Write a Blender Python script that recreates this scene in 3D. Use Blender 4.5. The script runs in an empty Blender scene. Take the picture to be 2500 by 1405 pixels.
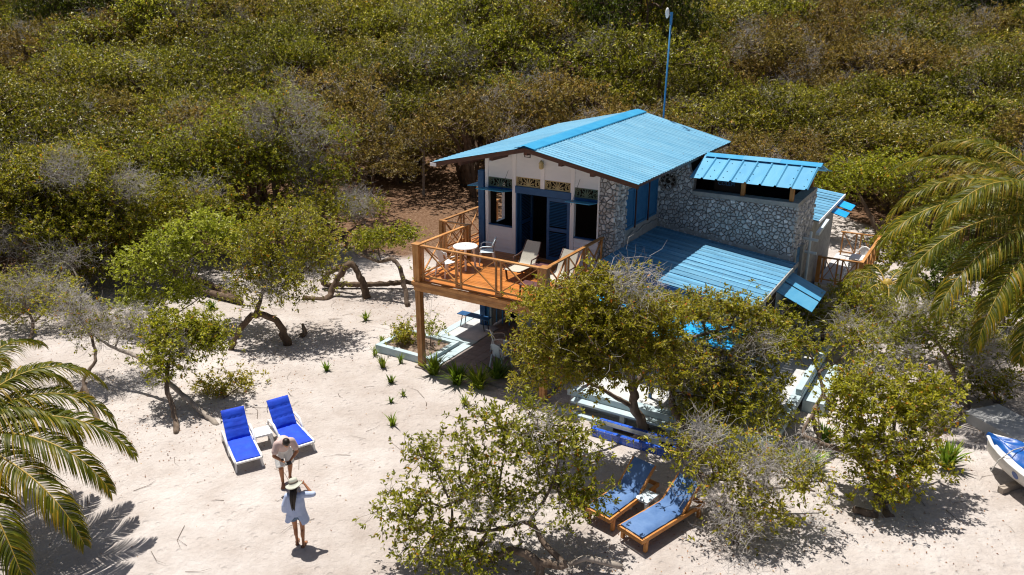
import bpy, bmesh, math, random
import numpy as np
from mathutils import Vector, Matrix

# ------------------------------------------------------------------ camera, sky, sun, exposure
scene = bpy.context.scene
COL = scene.collection
CAM_H, PITCH, FPX = 10.8, math.radians(19.6), 1938.0
cam_d = bpy.data.cameras.new('camera'); cam = bpy.data.objects.new('camera', cam_d); COL.objects.link(cam)
cam.location = (0, 0, CAM_H); cam.rotation_euler = (math.pi/2 - PITCH, 0, 0)
cam_d.sensor_fit = 'HORIZONTAL'; cam_d.sensor_width = 36.0; cam_d.lens = 36.0*FPX/2500.0
cam_d.clip_end = 2000; cam_d.clip_start = 0.1
scene.camera = cam
SUN_TRAVEL = Vector((0.20, -0.27, -1.0)).normalized()
world = bpy.data.worlds.new('World'); scene.world = world; world.use_nodes = True
nt = world.node_tree
sky = nt.nodes.new('ShaderNodeTexSky'); sky.sky_type = 'NISHITA'; sky.sun_disc = False
sky.sun_elevation = math.asin(-SUN_TRAVEL.z); sky.sun_rotation = math.atan2(-SUN_TRAVEL.x, -SUN_TRAVEL.y)
sky.ozone_density = 0.4; sky.dust_density = 2.5; sky.air_density = 0.8
nt.links.new(sky.outputs[0], nt.nodes['Background'].inputs[0]); nt.nodes['Background'].inputs[1].default_value = 0.055
sun_d = bpy.data.lights.new('sun', 'SUN'); sun_d.energy = 5.0; sun_d.angle = math.radians(0.53); sun_d.color = (1.0, 0.945, 0.86)
sun = bpy.data.objects.new('sun', sun_d); COL.objects.link(sun)
sun.rotation_euler = SUN_TRAVEL.to_track_quat('-Z', 'Y').to_euler(); sun.location = (-10, 20, 40)
vs = scene.view_settings; vs.view_transform = 'Standard'; vs.look = 'None'; vs.exposure = 0.36; vs.gamma = 1.0; vs.use_curve_mapping = False
scene.cycles.max_bounces = 6; scene.cycles.diffuse_bounces = 4; scene.cycles.glossy_bounces = 2
scene.cycles.transmission_bounces = 3; scene.cycles.transparent_max_bounces = 4
scene.cycles.use_denoising = True; scene.cycles.denoiser = 'OPENIMAGEDENOISE'; scene.cycles.denoising_input_passes = 'RGB_ALBEDO_NORMAL'; scene.cycles.denoising_prefilter = 'ACCURATE'; scene.cycles.pixel_filter_type = 'BLACKMAN_HARRIS'; scene.cycles.filter_width = 1.15; scene.cycles.sample_clamp_indirect = 4.0

# ------------------------------------------------------------------ surveying helpers (photo pixel -> place on the ground / at a distance)
FW = Vector((0, math.cos(PITCH), -math.sin(PITCH))); UP = Vector((0, math.sin(PITCH), math.cos(PITCH)))
def ray(x, y): return FW + Vector((1, 0, 0))*((x-1250)/FPX) - UP*((y-702.5)/FPX)
def gz(x, y, z=0.0):
    d = ray(x, y); return Vector((0, 0, CAM_H)) + d*((z-CAM_H)/d.z)
def at(x, y, Y):
    d = ray(x, y); return Vector((0, 0, CAM_H)) + d*(Y/d.y)
def ppm(p):
    return FPX/((Vector(p)-Vector((0, 0, CAM_H))).dot(FW))
AZ = math.radians(31.5)
HO = Vector((-2.838, 22.816, 0.0))                 # house corner on the ground; house axes: X along the front, Y towards the back
HB = Vector((math.cos(AZ), -math.sin(AZ), 0)); HA = Vector((math.sin(AZ), math.cos(AZ), 0))
def hw(b, a, z=0.0): return HO + HB*b + HA*a + Vector((0, 0, z))
def to_h(p):
    v = Vector(p)-HO; return v.dot(HB), v.dot(HA), p[2]

# ------------------------------------------------------------------ object helpers
def tag(o, label=None, cat=None, group=None, kind=None):
    if label: o['label'] = label
    if cat: o['category'] = cat
    if group: o['group'] = group
    if kind: o['kind'] = kind
    return o
def thing(name, label, cat, loc=(0, 0, 0), rotz=0.0, group=None):
    o = bpy.data.objects.new(name, None); COL.objects.link(o); o.empty_display_size = 0.2
    o.location = loc; o.rotation_euler = (0, 0, rotz)
    return tag(o, label, cat, group)
def link(name, me, mat=None, parent=None, smooth=False, bevel=0.0):
    if mat is not None and not me.materials: me.materials.append(mat)
    o = bpy.data.objects.new(name, me); COL.objects.link(o)
    if parent is not None: o.parent = parent
    if smooth and len(me.polygons): me.polygons.foreach_set('use_smooth', np.ones(len(me.polygons), bool))
    if bevel:
        b = o.modifiers.new('Bevel', 'BEVEL'); b.width = bevel; b.segments = 2; b.limit_method = 'ANGLE'
    return o
def np_mesh(name, V, F, attr=None):
    """V (n,3), F (m,k) constant k"""
    V = np.asarray(V, np.float32); F = np.asarray(F, np.int32); k = F.shape[1]
    me = bpy.data.meshes.new(name)
    me.vertices.add(len(V)); me.vertices.foreach_set('co', V.ravel())
    me.loops.add(F.size); me.loops.foreach_set('vertex_index', F.ravel())
    me.polygons.add(len(F)); me.polygons.foreach_set('loop_start', np.arange(0, F.size, k, dtype=np.int32))
    try: me.polygons.foreach_set('loop_total', np.full(len(F), k, np.int32))
    except Exception: pass
    me.update(calc_edges=True)
    if attr is not None:
        a = me.attributes.new('v', 'FLOAT', 'FACE'); a.data.foreach_set('value', np.asarray(attr, np.float32))
    return me
def dup(root, loc=None, rotz=None, label=None):
    r = root.copy(); COL.objects.link(r)
    if loc is not None: r.location = loc
    if rotz is not None: r.rotation_euler = (0, 0, rotz)
    if label: r['label'] = label
    for ch in list(root.children):
        c = ch.copy(); COL.objects.link(c); c.parent = r
        for g in list(ch.children):
            d = g.copy(); COL.objects.link(d); d.parent = c
    return r

class M:
    """collects simple solids into one mesh"""
    def __init__(s): s.v = []; s.f = []
    def add(s, V, F):
        n = len(s.v); s.v += [tuple(p) for p in V]; s.f += [tuple(i+n for i in f) for f in F]; return s
    def box(s, x0, x1, y0, y1, z0, z1):
        return s.add([(x0,y0,z0),(x1,y0,z0),(x1,y1,z0),(x0,y1,z0),(x0,y0,z1),(x1,y0,z1),(x1,y1,z1),(x0,y1,z1)],
                     [(0,3,2,1),(4,5,6,7),(0,1,5,4),(1,2,6,5),(2,3,7,6),(3,0,4,7)])
    def hexa(s, P):
        return s.add(P, [(0,3,2,1),(4,5,6,7),(0,1,5,4),(1,2,6,5),(2,3,7,6),(3,0,4,7)])
    def bar(s, p, q, w, h, up=(0, 0, 1), w2=None, h2=None):
        p = Vector(p); q = Vector(q); d = (q-p).normalized(); up = Vector(up)
        if abs(d.dot(up)) > 0.98: up = Vector((0, 1, 0)) if abs(d.y) < 0.9 else Vector((1, 0, 0))
        r = d.cross(up).normalized(); u = r.cross(d).normalized(); w2 = w2 or w; h2 = h2 or h
        a = [p-r*w/2-u*h/2, p+r*w/2-u*h/2, p+r*w/2+u*h/2, p-r*w/2+u*h/2]
        b = [q-r*w2/2-u*h2/2, q+r*w2/2-u*h2/2, q+r*w2/2+u*h2/2, q-r*w2/2+u*h2/2]
        return s.add(a+b, [(0,3,2,1),(4,5,6,7),(0,1,5,4),(1,2,6,5),(2,3,7,6),(3,0,4,7)])
    def tube(s, pts, rad, n=8, caps=True, flat=1.0):
        pts = [Vector(p) for p in pts]; m = len(pts)
        if not hasattr(rad, '__len__'): rad = [rad]*m
        t0 = (pts[1]-pts[0]).normalized(); ref = Vector((0, 0, 1)) if abs(t0.z) < 0.9 else Vector((1, 0, 0))
        u = t0.cross(ref).normalized(); V = []
        for i, p in enumerate(pts):
            t = (pts[min(i+1, m-1)]-pts[max(i-1, 0)]).normalized()
            u = (u-t*u.dot(t)).normalized(); w = t.cross(u)
            for k in range(n):
                a = 2*math.pi*k/n; V.append(p+(u*math.cos(a)+w*math.sin(a)*flat)*rad[i])
        F = [(i*n+k, i*n+(k+1) % n, (i+1)*n+(k+1) % n, (i+1)*n+k) for i in range(m-1) for k in range(n)]
        if caps: F += [tuple(range(n-1, -1, -1)), tuple((m-1)*n+k for k in range(n))]
        return s.add(V, F)
    def ell(s, c, r, n=12, m=8, rot=None):
        V = []; F = []; c = Vector(c)
        for i in range(m+1):
            th = math.pi*i/m
            for k in range(n):
                ph = 2*math.pi*k/n
                p = Vector((r[0]*math.sin(th)*math.cos(ph), r[1]*math.sin(th)*math.sin(ph), r[2]*math.cos(th)))
                V.append(c+(rot @ p if rot else p))
        for i in range(m):
            for k in range(n): F.append((i*n+k, (i+1)*n+k, (i+1)*n+(k+1) % n, i*n+(k+1) % n))
        return s.add(V, F)
    def loft(s, rings, caps=True):
        n = len(rings[0]); V = [p for r in rings for p in r]
        F = [(i*n+k, i*n+(k+1) % n, (i+1)*n+(k+1) % n, (i+1)*n+k) for i in range(len(rings)-1) for k in range(n)]
        if caps: F += [tuple(range(n-1, -1, -1)), tuple((len(rings)-1)*n+k for k in range(n))]
        return s.add(V, F)
    def prism(s, poly, h0, h1, ax='z'):
        """poly in 2D; extruded along an axis"""
        def P(a, b, h): return {'z': (a, b, h), 'y': (a, h, b), 'x': (h, a, b)}[ax]
        n = len(poly); V = [P(a, b, h0) for a, b in poly]+[P(a, b, h1) for a, b in poly]
        F = [tuple(range(n-1, -1, -1)), tuple(range(n, 2*n))]+[(k, (k+1) % n, n+(k+1) % n, n+k) for k in range(n)]
        return s.add(V, F)
    def grid(s, P):
        """P[i][j] points -> open sheet"""
        r, c = len(P), len(P[0])
        return s.add([p for row in P for p in row], [(i*c+j, i*c+j+1, (i+1)*c+j+1, (i+1)*c+j) for i in range(r-1) for j in range(c-1)])
    def lathe(s, prof, n=20, c=(0, 0, 0)):
        return s.loft([[(c[0]+r*math.cos(2*math.pi*k/n), c[1]+r*math.sin(2*math.pi*k/n), c[2]+z) for k in range(n)] for r, z in prof])
    def mesh(s, name):
        me = bpy.data.meshes.new(name); me.from_pydata(s.v, [], s.f)
        bm = bmesh.new(); bm.from_mesh(me); bmesh.ops.recalc_face_normals(bm, faces=bm.faces); bm.to_mesh(me); bm.free()
        me.update(); return me
    def obj(s, name, mat, parent=None, smooth=False, bevel=0.0):
        return link(name, s.mesh(name), mat, parent, smooth, bevel)

# ------------------------------------------------------------------ materials
def new_mat(name):
    m = bpy.data.materials.new(name); m.use_nodes = True; nt = m.node_tree
    return m, nt, nt.nodes['Principled BSDF']
def nd(nt, t, **kw):
    n = nt.nodes.new(t)
    for k, v in kw.items():
        if k in n.inputs: n.inputs[k].default_value = v
        else: setattr(n, k, v)
    return n
def rgba(c): return (c[0], c[1], c[2], 1.0)
def ramp(nt, stops):
    r = nt.nodes.new('ShaderNodeValToRGB'); e = r.color_ramp.elements
    while len(e) < len(stops): e.new(0.5)
    for el, (p, c) in zip(e, stops): el.position = p; el.color = rgba(c)
    return r
def surf(name, c1, c2, rough=0.6, scale=6.0, stretch=(1, 1, 1), detail=6.0, spec=0.4, bump=0.0, bscale=40.0, rnd=0.0, spots=None, spot_scale=9.0, spot_at=0.62, metal=0.0, coat=0.0):
    """noise-mixed colour, optional random per object, bump and dirt spots"""
    m, nt, b = new_mat(name); L = nt.links
    tc = nd(nt, 'ShaderNodeTexCoord'); mp = nd(nt, 'ShaderNodeMapping'); mp.inputs['Scale'].default_value = stretch
    oi = nd(nt, 'ShaderNodeObjectInfo')
    off = nd(nt, 'ShaderNodeVectorMath', operation='SCALE'); L.new(oi.outputs['Random'], off.inputs['Scale']); off.inputs[0].default_value = (17, 9, 5)
    ad = nd(nt, 'ShaderNodeVectorMath', operation='ADD'); L.new(tc.outputs['Object'], ad.inputs[0]); L.new(off.outputs[0], ad.inputs[1])
    L.new(ad.outputs[0], mp.inputs['Vector'])
    no = nd(nt, 'ShaderNodeTexNoise', Scale=scale, Detail=detail, Roughness=0.6); L.new(mp.outputs[0], no.inputs['Vector'])
    cr = ramp(nt, [(0.32, c1), (0.68, c2)]); L.new(no.outputs['Fac'], cr.inputs[0]); out = cr.outputs[0]
    if spots:
        n2 = nd(nt, 'ShaderNodeTexNoise', Scale=spot_scale, Detail=8.0, Roughness=0.7); L.new(mp.outputs[0], n2.inputs['Vector'])
        r2 = ramp(nt, [(spot_at, (0, 0, 0)), (min(spot_at+0.12, 1), (1, 1, 1))]); L.new(n2.outputs['Fac'], r2.inputs[0])
        mx = nd(nt, 'ShaderNodeMix', data_type='RGBA'); L.new(r2.outputs[0], mx.inputs[0]); L.new(out, mx.inputs[6]); mx.inputs[7].default_value = rgba(spots); out = mx.outputs[2]
    if rnd:
        hs = nd(nt, 'ShaderNodeHueSaturation'); mr = nd(nt, 'ShaderNodeMapRange'); mr.inputs[3].default_value = 1-rnd; mr.inputs[4].default_value = 1+rnd
        L.new(oi.outputs['Random'], mr.inputs[0]); L.new(mr.outputs[0], hs.inputs['Value']); L.new(out, hs.inputs['Color']); out = hs.outputs[0]
    L.new(out, b.inputs['Base Color'])
    b.inputs['Roughness'].default_value = rough; b.inputs['Specular IOR Level'].default_value = spec; b.inputs['Metallic'].default_value = metal
    if coat: b.inputs['Coat Weight'].default_value = coat
    if bump:
        n3 = nd(nt, 'ShaderNodeTexNoise', Scale=bscale, Detail=5.0); L.new(mp.outputs[0], n3.inputs['Vector'])
        bp = nd(nt, 'ShaderNodeBump', Strength=bump, Distance=0.02); L.new(n3.outputs['Fac'], bp.inputs['Height']); L.new(bp.outputs[0], b.inputs['Normal'])
    return m
def leafmat(name, stops, trans=0.3, rough=0.42, hue=0.02, val=0.25, spec=0.5):
    m, nt, b = new_mat(name); L = nt.links
    at_ = nd(nt, 'ShaderNodeAttribute', attribute_name='v'); cr = ramp(nt, stops); L.new(at_.outputs['Fac'], cr.inputs[0])
    oi = nd(nt, 'ShaderNodeObjectInfo'); hs = nd(nt, 'ShaderNodeHueSaturation')
    m1 = nd(nt, 'ShaderNodeMapRange'); m1.inputs[3].default_value = 0.5-hue; m1.inputs[4].default_value = 0.5+hue; L.new(oi.outputs['Random'], m1.inputs[0]); L.new(m1.outputs[0], hs.inputs['Hue'])
    wn = nd(nt, 'ShaderNodeTexWhiteNoise', noise_dimensions='1D'); L.new(oi.outputs['Random'], wn.inputs['W'])
    m2 = nd(nt, 'ShaderNodeMapRange'); m2.inputs[3].default_value = 1-val; m2.inputs[4].default_value = 1+val; L.new(wn.outputs['Value'], m2.inputs[0]); L.new(m2.outputs[0], hs.inputs['Value'])
    L.new(cr.outputs[0], hs.inputs['Color']); L.new(hs.outputs[0], b.inputs['Base Color'])
    b.inputs['Roughness'].default_value = rough; b.inputs['Specular IOR Level'].default_value = spec
    tr = nd(nt, 'ShaderNodeBsdfTranslucent'); L.new(hs.outputs[0], tr.inputs['Color'])
    mx = nd(nt, 'ShaderNodeMixShader'); mx.inputs[0].default_value = trans
    L.new(b.outputs[0], mx.inputs[1]); L.new(tr.outputs[0], mx.inputs[2]); L.new(mx.outputs[0], nt.nodes['Material Output'].inputs['Surface'])
    return m

MAT = {}
MAT['wood'] = surf('varnished_wood', (0.36, 0.15, 0.036), (0.56, 0.28, 0.09), 0.42, 3.0, (1, 1, 1), spec=0.45, rnd=0.22, spots=(0.26, 0.14, 0.07), spot_scale=6, spot_at=0.6, bump=0.15, bscale=14)
MAT['deckboard'] = surf('deck_board_wood', (0.36, 0.12, 0.022), (0.58, 0.225, 0.055), 0.33, 2.2, (0.6, 8, 4), spec=0.5, rnd=0.22)
MAT['darkwood'] = surf('dark_stained_wood', (0.05, 0.016, 0.008), (0.11, 0.038, 0.018), 0.5, 5, (1, 4, 4), rnd=0.2)
MAT['rooflight'] = surf('pale_blue_roof_sheet', (0.105, 0.335, 0.52), (0.19, 0.44, 0.61), 0.45, 1.6, (0.35, 2.2, 1), spots=(0.29, 0.52, 0.65), spot_scale=9, spot_at=0.60, rnd=0.07, spec=0.45)
MAT['roofblue'] = surf('bright_blue_roof_metal', (0.018, 0.25, 0.50), (0.04, 0.32, 0.56), 0.4, 3, rnd=0.05)
MAT['roofwing'] = surf('blue_wing_roof_metal', (0.065, 0.30, 0.53), (0.11, 0.37, 0.58), 0.42, 1.5, (2, 0.4, 1), rnd=0.06, spots=(0.19, 0.42, 0.58), spot_scale=6, spot_at=0.62)
MAT['plank'] = surf('weathered_blue_plank', (0.055, 0.23, 0.42), (0.16, 0.39, 0.56), 0.6, 3.0, (0.45, 10, 1), spots=(0.025, 0.08, 0.14), spot_scale=4.5, spot_at=0.55, rnd=0.22, bump=0.2, bscale=12)
MAT['awning'] = surf('vivid_blue_sheet', (0.008, 0.30, 0.72), (0.02, 0.37, 0.80), 0.45, 3, rnd=0.08)
MAT['bluepaint'] = surf('deep_blue_paint', (0.010, 0.075, 0.21), (0.018, 0.105, 0.27), 0.5, 3, bump=0.08)
MAT['blueshutter'] = surf('blue_shutter_paint', (0.02, 0.13, 0.30), (0.04, 0.19, 0.38), 0.55, 4, rnd=0.08)
MAT['whitewood'] = surf('white_painted_wood', (0.83, 0.84, 0.86), (0.89, 0.89, 0.90), 0.6, 2, rnd=0.015)
MAT['fret'] = surf('tan_fretwork', (0.44, 0.36, 0.17), (0.56, 0.47, 0.26), 0.7, 8)
MAT['fretgreen'] = surf('green_tan_fretwork', (0.10, 0.18, 0.15), (0.24, 0.26, 0.16), 0.7, 5)  # outer panels: green and tan as their own colour
MAT['stone'] = surf('pale_fieldstone', (0.42, 0.43, 0.45), (0.70, 0.70, 0.70), 0.85, 8, rnd=0.30, bump=0.5, bscale=22, spots=(0.36, 0.27, 0.20), spot_scale=5, spot_at=0.66)
MAT['mortar'] = surf('grey_mortar', (0.15, 0.142, 0.135), (0.29, 0.275, 0.26), 0.95, 9, bump=0.6, bscale=30)
MAT['concrete'] = surf('weathered_concrete', (0.27, 0.27, 0.26), (0.42, 0.42, 0.40), 0.9, 4, spots=(0.12, 0.13, 0.13), spot_scale=4, spot_at=0.6, bump=0.3)
MAT['paleblue'] = surf('pale_blue_painted_concrete', (0.34, 0.45, 0.50), (0.46, 0.55, 0.59), 0.8, 3, spots=(0.42, 0.42, 0.38), spot_scale=6, spot_at=0.62, bump=0.2)
MAT['patiotile'] = surf('brown_grey_floor_tile', (0.19, 0.165, 0.155), (0.27, 0.235, 0.22), 0.6, 4, rnd=0.15)
MAT['greyslab'] = surf('pale_grey_slab', (0.45, 0.46, 0.47), (0.58, 0.58, 0.58), 0.85, 3, rnd=0.06, spots=(0.3, 0.28, 0.25), spot_scale=5, spot_at=0.66)
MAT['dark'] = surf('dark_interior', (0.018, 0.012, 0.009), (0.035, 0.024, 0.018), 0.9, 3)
MAT['plastic'] = surf('white_plastic', (0.76, 0.76, 0.76), (0.83, 0.83, 0.82), 0.4, 3)
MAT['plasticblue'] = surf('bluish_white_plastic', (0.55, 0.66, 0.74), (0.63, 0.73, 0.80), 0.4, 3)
MAT['cushion'] = surf('royal_blue_cushion', (0.003, 0.042, 0.50), (0.008, 0.075, 0.68), 0.75, 4, bump=0.3, bscale=10)
MAT['mattress'] = surf('faded_blue_mattress', (0.06, 0.14, 0.33), (0.12, 0.22, 0.43), 0.8, 3, bump=0.3, bscale=9)
MAT['loungewood'] = surf('honey_wood', (0.42, 0.16, 0.035), (0.58, 0.27, 0.075), 0.5, 4, (1, 1, 1), rnd=0.12)
MAT['sling'] = surf('beige_sling_fabric', (0.42, 0.40, 0.34), (0.50, 0.475, 0.41), 0.8, 30)
MAT['wicker'] = surf('dark_brown_frame', (0.045, 0.017, 0.013), (0.09, 0.035, 0.026), 0.5, 8)
MAT['bark'] = surf('grey_brown_bark', (0.075, 0.05, 0.035), (0.22, 0.165, 0.125), 0.95, 6, (1, 1, 0.3), bump=0.9, bscale=14, spots=(0.33, 0.29, 0.25), spot_scale=4, spot_at=0.6)
MAT['bark_dark'] = surf('dark_bark', (0.07, 0.045, 0.03), (0.18, 0.125, 0.085), 0.95, 6, (1, 1, 0.3), bump=0.9, bscale=14)
MAT['twig'] = surf('grey_twig', (0.36, 0.335, 0.32), (0.54, 0.51, 0.49), 0.9, 3)
MAT['driftwood'] = surf('bleached_wood', (0.24, 0.20, 0.17), (0.40, 0.35, 0.30), 0.9, 5, (1, 1, 0.4), bump=0.7, bscale=14)
OL = [(0.0, (0.065, 0.076, 0.004)), (0.30, (0.17, 0.185, 0.007)), (0.55, (0.29, 0.295, 0.012)), (0.80, (0.43, 0.41, 0.026)), (0.955, (0.52, 0.47, 0.07)), (0.975, (0.58, 0.27, 0.016)), (1.0, (0.60, 0.20, 0.012))]
MAT['leaf'] = leafmat('olive_leaf', OL, 0.52, 0.38, 0.010, 0.10, 0.4)
MAT['leaf_light'] = leafmat('fresh_green_leaf', [(0, (0.14, 0.17, 0.008)), (0.5, (0.32, 0.355, 0.02)), (0.9, (0.50, 0.52, 0.06)), (1.0, (0.58, 0.58, 0.14))], 0.48, 0.42, 0.008, 0.1, 0.4)
MAT['leaf_far'] = leafmat('scrub_leaf', [(0.0, (0.04, 0.043, 0.002)), (0.35, (0.125, 0.127, 0.005)), (0.65, (0.235, 0.228, 0.010)), (0.88, (0.40, 0.365, 0.032)), (0.965, (0.62, 0.55, 0.14)), (1.0, (0.52, 0.24, 0.02))], 0.52, 0.36, 0.014, 0.30, 0.5)
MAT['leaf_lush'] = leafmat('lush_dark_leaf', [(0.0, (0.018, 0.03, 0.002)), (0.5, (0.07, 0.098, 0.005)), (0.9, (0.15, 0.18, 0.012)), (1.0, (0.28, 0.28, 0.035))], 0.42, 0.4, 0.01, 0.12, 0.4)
MAT['leaf_dry'] = leafmat('dry_leaf', [(0.0, (0.08, 0.058, 0.010)), (0.5, (0.20, 0.15, 0.022)), (0.85, (0.34, 0.265, 0.05)), (1.0, (0.50, 0.30, 0.06))], 0.38, 0.5, 0.012, 0.18, 0.35)
MAT['palm'] = leafmat('palm_leaflet', [(0.0, (0.03, 0.046, 0.003)), (0.5, (0.095, 0.115, 0.005)), (0.8, (0.23, 0.20, 0.010)), (1.0, (0.40, 0.26, 0.018))], 0.40, 0.45, 0.008, 0.12, 0.3)
MAT['rachis'] = surf('palm_rachis', (0.33, 0.22, 0.03), (0.46, 0.33, 0.07), 0.5, 4)
MAT['strap'] = leafmat('strap_leaf', [(0.0, (0.06, 0.12, 0.008)), (0.5, (0.17, 0.27, 0.016)), (1.0, (0.36, 0.42, 0.04))], 0.35, 0.4)
MAT['litter'] = leafmat('fallen_leaf', [(0.0, (0.10, 0.045, 0.02)), (0.5, (0.22, 0.10, 0.04)), (0.85, (0.33, 0.19, 0.09)), (1.0, (0.40, 0.24, 0.05))], 0.1, 0.8)
MAT['metalgrey'] = surf('grey_galvanised', (0.35, 0.36, 0.37), (0.5, 0.5, 0.5), 0.5, 5, metal=0.3)
MAT['black'] = surf('black_plastic', (0.012, 0.012, 0.013), (0.03, 0.03, 0.03), 0.5, 4)
MAT['poleblue'] = surf('blue_pole_paint', (0.02, 0.16, 0.36), (0.04, 0.22, 0.44), 0.5, 6)
MAT['tileblue'] = surf('cobalt_glazed_tile', (0.02, 0.08, 0.50), (0.04, 0.14, 0.66), 0.25, 5, rnd=0.2, spec=0.6)
MAT['grout'] = surf('pale_grout', (0.55, 0.55, 0.58), (0.66, 0.66, 0.68), 0.9, 8)
MAT['soil'] = surf('planter_soil', (0.16, 0.11, 0.085), (0.30, 0.23, 0.18), 0.95, 9, bump=0.8, bscale=25)
MAT['tarp'] = surf('blue_tarpaulin', (0.003, 0.055, 0.26), (0.010, 0.11, 0.42), 0.38, 3, bump=0.9, bscale=5)
MAT['hull'] = surf('white_hull_paint', (0.60, 0.59, 0.58), (0.72, 0.71, 0.69), 0.45, 3, spots=(0.40, 0.42, 0.44), spot_scale=6, spot_at=0.62)
MAT['hullblue'] = surf('faded_blue_print', (0.06, 0.10, 0.30), (0.10, 0.16, 0.40), 0.6, 5)
MAT['rope'] = surf('rope', (0.38, 0.36, 0.33), (0.5, 0.48, 0.44), 0.9, 20)
MAT['skin'] = surf('tanned_skin', (0.34, 0.145, 0.068), (0.41, 0.185, 0.09), 0.55, 6)
MAT['hair'] = surf('black_hair', (0.010, 0.007, 0.006), (0.028, 0.018, 0.014), 0.45, 20, (6, 6, 1))
MAT['tshirt'] = surf('dusty_pink_cotton', (0.50, 0.375, 0.355), (0.58, 0.455, 0.43), 0.9, 5, bump=0.4, bscale=12)
MAT['shorts'] = surf('white_cotton', (0.62, 0.63, 0.63), (0.72, 0.72, 0.71), 0.9, 5, bump=0.4, bscale=12)
MAT['shirt'] = surf('light_blue_linen', (0.40, 0.49, 0.72), (0.52, 0.60, 0.80), 0.9, 4, bump=0.5, bscale=12)
MAT['denim'] = surf('blue_denim', (0.075, 0.13, 0.22), (0.13, 0.20, 0.31), 0.9, 12)
MAT['hat'] = surf('sage_canvas', (0.43, 0.44, 0.37), (0.52, 0.53, 0.46), 0.9, 6)
MAT['hatband'] = surf('taupe_canvas', (0.20, 0.165, 0.13), (0.26, 0.22, 0.175), 0.9, 6)
MAT['leather'] = surf('brown_leather', (0.10, 0.04, 0.022), (0.16, 0.07, 0.04), 0.6, 6)
m, nt_, b_ = new_mat('window_glass'); b_.inputs['Base Color'].default_value = (0.8, 0.85, 0.85, 1); b_.inputs['Roughness'].default_value = 0.03; b_.inputs['Transmission Weight'].default_value = 0.9; b_.inputs['IOR'].default_value = 1.1; MAT['glass'] = m
m, nt_, b_ = new_mat('basin_water'); tr_ = nd(nt_, 'ShaderNodeBsdfTransparent'); tr_.inputs[0].default_value = (0.80, 0.90, 0.92, 1); gl_ = nd(nt_, 'ShaderNodeBsdfGlossy', Roughness=0.04); mx_ = nd(nt_, 'ShaderNodeMixShader'); fr_ = nd(nt_, 'ShaderNodeFresnel', IOR=1.33)
nt_.links.new(fr_.outputs[0], mx_.inputs[0]); nt_.links.new(tr_.outputs[0], mx_.inputs[1]); nt_.links.new(gl_.outputs[0], mx_.inputs[2]); nt_.links.new(mx_.outputs[0], nt_.nodes['Material Output'].inputs['Surface']); MAT['water'] = m
# ------------------------------------------------------------------ terrain
_rs = np.random.RandomState(5); _TAB = _rs.rand(256, 256)
def vnoise(x, y, s, o=0):
    x = np.asarray(x, float)/s+o*13.7; y = np.asarray(y, float)/s+o*7.3
    xi = np.floor(x).astype(int); yi = np.floor(y).astype(int); fx = x-xi; fy = y-yi
    fx = fx*fx*(3-2*fx); fy = fy*fy*(3-2*fy)
    g = lambda i, j: _TAB[i % 256, j % 256]
    return (g(xi, yi)*(1-fx)+g(xi+1, yi)*fx)*(1-fy)+(g(xi, yi+1)*(1-fx)+g(xi+1, yi+1)*fx)*fy
def sstep(a, b, x):
    t = np.clip((np.asarray(x, float)-a)/(b-a), 0, 1); return t*t*(3-2*t)
def terrain(x, y):
    x = np.asarray(x, float); y = np.asarray(y, float)
    hill = 0.15*np.maximum(0, y-46)*sstep(44, 60, y)
    hill = np.where(y > 125, 0.15*79+0.02*(y-125), hill)
    bumps = (vnoise(x, y, 14, 1)-0.5)*3.0*sstep(44, 62, y)+(vnoise(x, y, 30, 2)-0.5)*3.0*sstep(50, 75, y)
    near = (vnoise(x, y, 2.3, 3)-0.5)*0.05+(vnoise(x, y, 0.8, 4)-0.5)*0.022
    return hill+bumps+near*(1-sstep(44, 50, y))
LITX = [-60, -25, -16, -10, -6, 0, 10, 13.5, 14.5, 18, 20, 24, 40]; LITY = [27, 31, 34, 36.5, 35.5, 34, 34, 37, 44, 44, 34, 29, 25]
xs = np.concatenate([np.linspace(-260, -32, 40)[:-1], np.linspace(-32, -22, 20)[:-1], np.arange(-22, 22, 0.22), np.linspace(22, 32, 20), np.linspace(32, 260, 40)[1:]])
ys = np.concatenate([np.linspace(-60, 9, 24)[:-1], np.arange(9, 34, 0.22), np.linspace(34, 60, 60), np.linspace(60, 400, 80)[1:]])
X, Y = np.meshgrid(xs, ys); Z = terrain(X, Y)
lit = sstep(-1.2, 1.2, Y-np.interp(X, LITX, LITY)+(vnoise(X, Y, 3.0, 7)-0.5)*4.5+(vnoise(X, Y, 0.9, 8)-0.5)*2.0)
nx, ny = len(xs), len(ys)
idx = np.arange(nx*ny).reshape(ny, nx)
F = np.stack([idx[:-1, :-1], idx[:-1, 1:], idx[1:, 1:], idx[1:, :-1]], -1).reshape(-1, 4)
me = np_mesh('ground', np.stack([X, Y, Z], -1).reshape(-1, 3), F)
a_ = me.attributes.new('litter', 'FLOAT', 'POINT'); a_.data.foreach_set('value', lit.ravel().astype(np.float32))
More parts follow.
